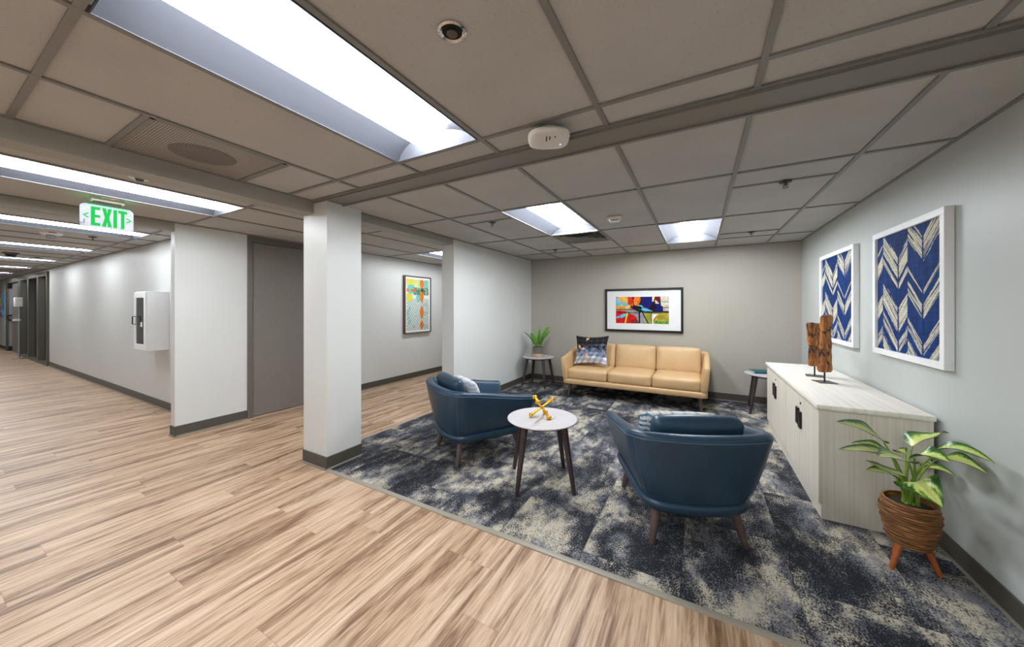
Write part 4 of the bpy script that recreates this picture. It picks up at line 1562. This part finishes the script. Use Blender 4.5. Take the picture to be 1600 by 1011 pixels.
def abstract(u, v):
    a = 2.0
    x, y = u * a, v
    n = fbm(u * 24, v * 12, 3)
    C = np.tile(np.array((36, 34, 42.0)), (len(u), 1))
    def put(mask, rgb):
        nonlocal C
        C = np.where(mask[:, None], np.array(rgb, float), C)
    ell = lambda cx, cy, rx, ry, r=0: ((((x - cx) * math.cos(r) + (y - cy) * math.sin(r)) / rx) ** 2 + ((-(x - cx) * math.sin(r) + (y - cy) * math.cos(r)) / ry) ** 2) < 1
    # upper left: sky and ochre bands
    put((x < 0.62) & (y > 0.66) & (y < 0.98), (120, 186, 208))
    put((x < 0.56) & (y > 0.60) & (y < 0.68), (206, 176, 84))
    put((x < 0.62) & (y > 0.53) & (y < 0.60), (216, 150, 50))
    put(ell(0.30, 0.92, 0.24, 0.13, -0.35), (226, 178, 84))
    put((x > 0.48) & (x < 0.68) & (y > 0.70), (214, 56, 32))
    put((x > 0.56) & (x < 0.68) & (y > 0.55) & (y < 0.74), (226, 92, 36))
    put(ell(0.82, 0.86, 0.13, 0.26, -0.35) & (y > 0.62), (240, 128, 44))
    put(ell(0.48, 0.60, 0.10, 0.06, 0.3), (226, 206, 130))
    # dark blue mass, right of the middle
    put((x > 1.02) & (x < 1.42) & (y > 0.62 - (x - 1.02) * 0.15), (28, 30, 110))
    put((y > 0.40 + (1.98 - x) * 0.12) & (y < 0.80) & (x > 1.35) & (x < 1.75 + 0.25 * (0.75 - y)), (24, 28, 104))
    put((x > 1.40) & (x < 1.50) & (y > 0.82), (224, 214, 150))
    put((x > 1.50) & (x < 1.68) & (y > 0.80), (122, 24, 28))
    put((x > 1.52) & (x < 1.66) & (y > 0.74) & (y < 0.88 - (x - 1.52)), (222, 212, 168))
    put((x > 1.70 + 0.10 * (0.9 - y)) & (y > 0.66), (214, 200, 184))
    put((x > 1.74) & (y > 0.78) & (y < 0.82), (140, 176, 140))
    put((x > 1.78 + 0.1 * (0.66 - y)) & (y > 0.47) & (y < 0.66), (206, 188, 172))
    put((x > 1.78) & (y > 0.58) & (y < 0.605), (40, 34, 44))
    put(ell(1.42, 0.60, 0.17, 0.12, 0.9), (30, 18, 40))
    # blue wing
    put((x > 0.98) & (x < 1.50) & (y < 0.66 - 0.44 * (x - 0.98)) & (y > 0.46 + 0.25 * np.clip(1.12 - x, 0, 1) * 1.4), (104, 190, 216))
    put((x > 0.86) & (x < 1.04) & (abs(y - 0.68 + 0.15 * (x - 0.86)) < 0.02), (104, 190, 216))
    # grey, red and olive lower half
    put((x < 0.92) & (y < 0.52) & (y > 0.40), (146, 142, 146))
    put((x > 0.55) & (x < 0.91) & (y < 0.40), (150, 146, 150))
    put((x > 0.95) & (x < 1.14 + 0.18 * (0.40 - y)) & (y < 0.42), (152, 148, 154))
    put(ell(0.16, 0.38, 0.30, 0.10), (206, 28, 26))
    put((x < 0.40) & (y < 0.32), (198, 26, 26))
    put(ell(0.22, 0.26, 0.28, 0.06, 0.35), (96, 178, 206))
    put((x < 0.33) & (y < 0.19 + 0.05 * x), (204, 30, 28))
    put(ell(0.52, 0.06, 0.34, 0.30, 0) & (x > 0.40 + 0.1 * y), (204, 28, 28))
    put(ell(0.74, 0.04, 0.14, 0.13), (132, 44, 38))
    put((abs(x - 0.37 - 0.22 * y) < 0.026 + 0.02 * y) & (y < 0.42), (196, 206, 70))
    put((x > 1.12) & (x < 1.36) & (y < 0.40) & (x > 1.10 + 0.35 * (0.40 - y)), (150, 152, 46))
    put((x > 1.36) & (y < 0.42), (158, 160, 56))
    put((x > 1.38) & (y < 0.36) & ~ell(1.80, 0.08, 0.36, 0.30), (236, 232, 226))
    put(ell(1.82, 0.09, 0.36, 0.31) & (x > 1.45) & (y > 0.02), (186, 52, 34))
    put(ell(1.84, 0.12, 0.34, 0.28), (182, 160, 50))
    put(ell(1.74, 0.24, 0.18, 0.09), (150, 142, 52))
    put((x > 1.46) & (y < 0.11), (108, 156, 74))
    put((x > 1.08) & (x < 1.28) & (y < 0.05), (120, 160, 90))
    # black strokes
    for x0, y0_, x1, y1_, w in ((0.0, 0.525, 0.62, 0.535, 0.010), (0.0, 0.41, 0.95, 0.395, 0.012), (0.91, 0.0, 0.91, 0.42, 0.016), (0.98, 0.52, 1.26, 0.0, 0.020), (1.38, 0.0, 1.37, 0.42, 0.012), (0.66, 1.0, 0.72, 0.62, 0.014), (0.98, 1.0, 0.80, 0.62, 0.010), (0.62, 0.62, 0.95, 0.44, 0.035), (0.70, 0.66, 1.0, 0.58, 0.03), (1.04, 0.60, 2.0, 0.42, 0.008), (1.05, 0.405, 2.0, 0.405, 0.008), (1.52, 1.0, 1.40, 0.62, 0.018)):
        L2 = (x1 - x0) ** 2 + (y1_ - y0_) ** 2
        tt = np.clip(((x - x0) * (x1 - x0) + (y - y0_) * (y1_ - y0_)) / L2, 0, 1)
        dd = np.hypot(x - x0 - tt * (x1 - x0), y - y0_ - tt * (y1_ - y0_))
        put(dd < w, (22, 20, 26))
    for k, (bx, by) in enumerate(((1.55, 0.07), (1.68, 0.055), (1.74, 0.04), (1.92, 0.05))):
        put(ell(bx, by, 0.035, 0.014, 0.8), (20, 22, 24))
    return C * (0.80 + 0.36 * n)[:, None]


w, h = 1.176, 0.700
t = thing('framed_picture', 'wide abstract colour picture in a black frame with white mount above the sofa', 'picture', (-1.386, 5.799, 0.952))
b = MB()
frame_bars(b, w, h, 0.034, -0.034, 0.0, 0)
b.build('frame', M['blackframe'], t)
MB().box(0.03, w - 0.03, -0.018, -0.002, 0.03, h - 0.03).build('mount_board', M['mount'], t)
paint_mesh('print', 420, 210, lambda u, v: (0.175 + 0.800 * u, np.full_like(u, -0.0195), 0.135 + 0.430 * v), abstract, M['canvas'], t)


def hall_art(u, v):
    n = fbm(u * 7, v * 12, 3)
    n2 = fbm(u * 30, v * 60, 2)
    C = np.tile(np.array((218, 220, 214.0)), (len(u), 1))
    def put(mask, rgb, al=1.0):
        nonlocal C
        C = np.where(mask[:, None], C * (1 - al) + np.array(rgb, float) * al, C)
    x, y = u, v * 2.05
    # dotted lower field
    row = np.floor(y / 0.062)
    fx_ = (x / 0.105 + 0.5 * (row % 2)) % 1 - 0.5
    fy_ = (y / 0.062) % 1 - 0.5
    leafm = (np.abs(fx_) / 0.36 + np.abs(fy_) / 0.44) > 1.22
    put((y < 1.25) & leafm, (120, 150, 146), 0.7)
    put((y < 1.1) & (x > 0.70) & (n > 0.50), (130, 180, 182), 0.55)
    put((y < 1.1) & (x < 0.35) & (n > 0.62), (104, 168, 176), 0.6)
    put((y > 1.45) & (n > 0.50), (146, 188, 176), 0.8)
    ell = lambda cx, cy, rx, ry: ((x - cx) / rx) ** 2 + ((y - cy) / ry) ** 2 < 1
    put(ell(0.16, 1.92, 0.17, 0.22), (208, 196, 84))
    put(ell(0.13, 1.32, 0.14, 0.18), (208, 200, 70))
    put(ell(0.42, 1.86, 0.10, 0.14), (206, 206, 110))
    put(ell(0.86, 1.86, 0.14, 0.20), (128, 184, 172))
    put(ell(0.20, 1.62, 0.16, 0.18), (112, 184, 180))
    put(ell(0.52, 1.30, 0.10, 0.18), (120, 186, 182))
    put((y > 1.40) & (y < 1.70) & (x > 0.30) & (n2 > 0.30), (60, 112, 88), 0.9)
    put((y > 1.40) & (y < 1.70) & (x > 0.30) & (n2 > 0.66), (170, 196, 170), 0.8)
    for cy_, hh in ((1.85, 0.28), (1.35, 0.27), (0.72, 0.30), (0.22, 0.20)):
        tt = (y - cy_) / hh
        put((np.abs(tt) < 1) & (np.abs(x - 0.66) < 0.088 * np.clip(1 - np.abs(tt) ** 1.8, 0, 1)), (214, 118, 36))
    put(ell(0.05, 1.58, 0.075, 0.065), (212, 108, 36))
    put(ell(0.30, 1.58, 0.12, 0.05), (208, 104, 36))
    put(ell(0.68, 1.60, 0.05, 0.07), (40, 40, 36), 0.8)
    bord = (u < 0.03) | (u > 0.97) | (v < 0.02) | (v > 0.98)
    put(bord, (228, 228, 226))
    return C * (0.92 + 0.14 * n2)[:, None]


w, h = 0.698, 1.085
t = thing('framed_picture', 'tall orange and teal canvas in a brown frame on the hall wall past the column', 'picture', (-4.7795, 4.523, 0.855), (0, 0, PI / 2))
b = MB()
frame_bars(b, w, h, 0.020, -0.058, 0.0, 0)
b.build('frame', M['pframe'], t)
b = MB()
b.box(0.018, w - 0.018, -0.040, -0.002, 0.018, h - 0.018)
b.build('canvas_support', M['mount'], t)
paint_mesh('print', 150, 300, lambda u, v: (0.040 + (w - 0.080) * u, np.full_like(u, -0.0415), 0.040 + (h - 0.080) * v), hall_art, M['canvas'], t)
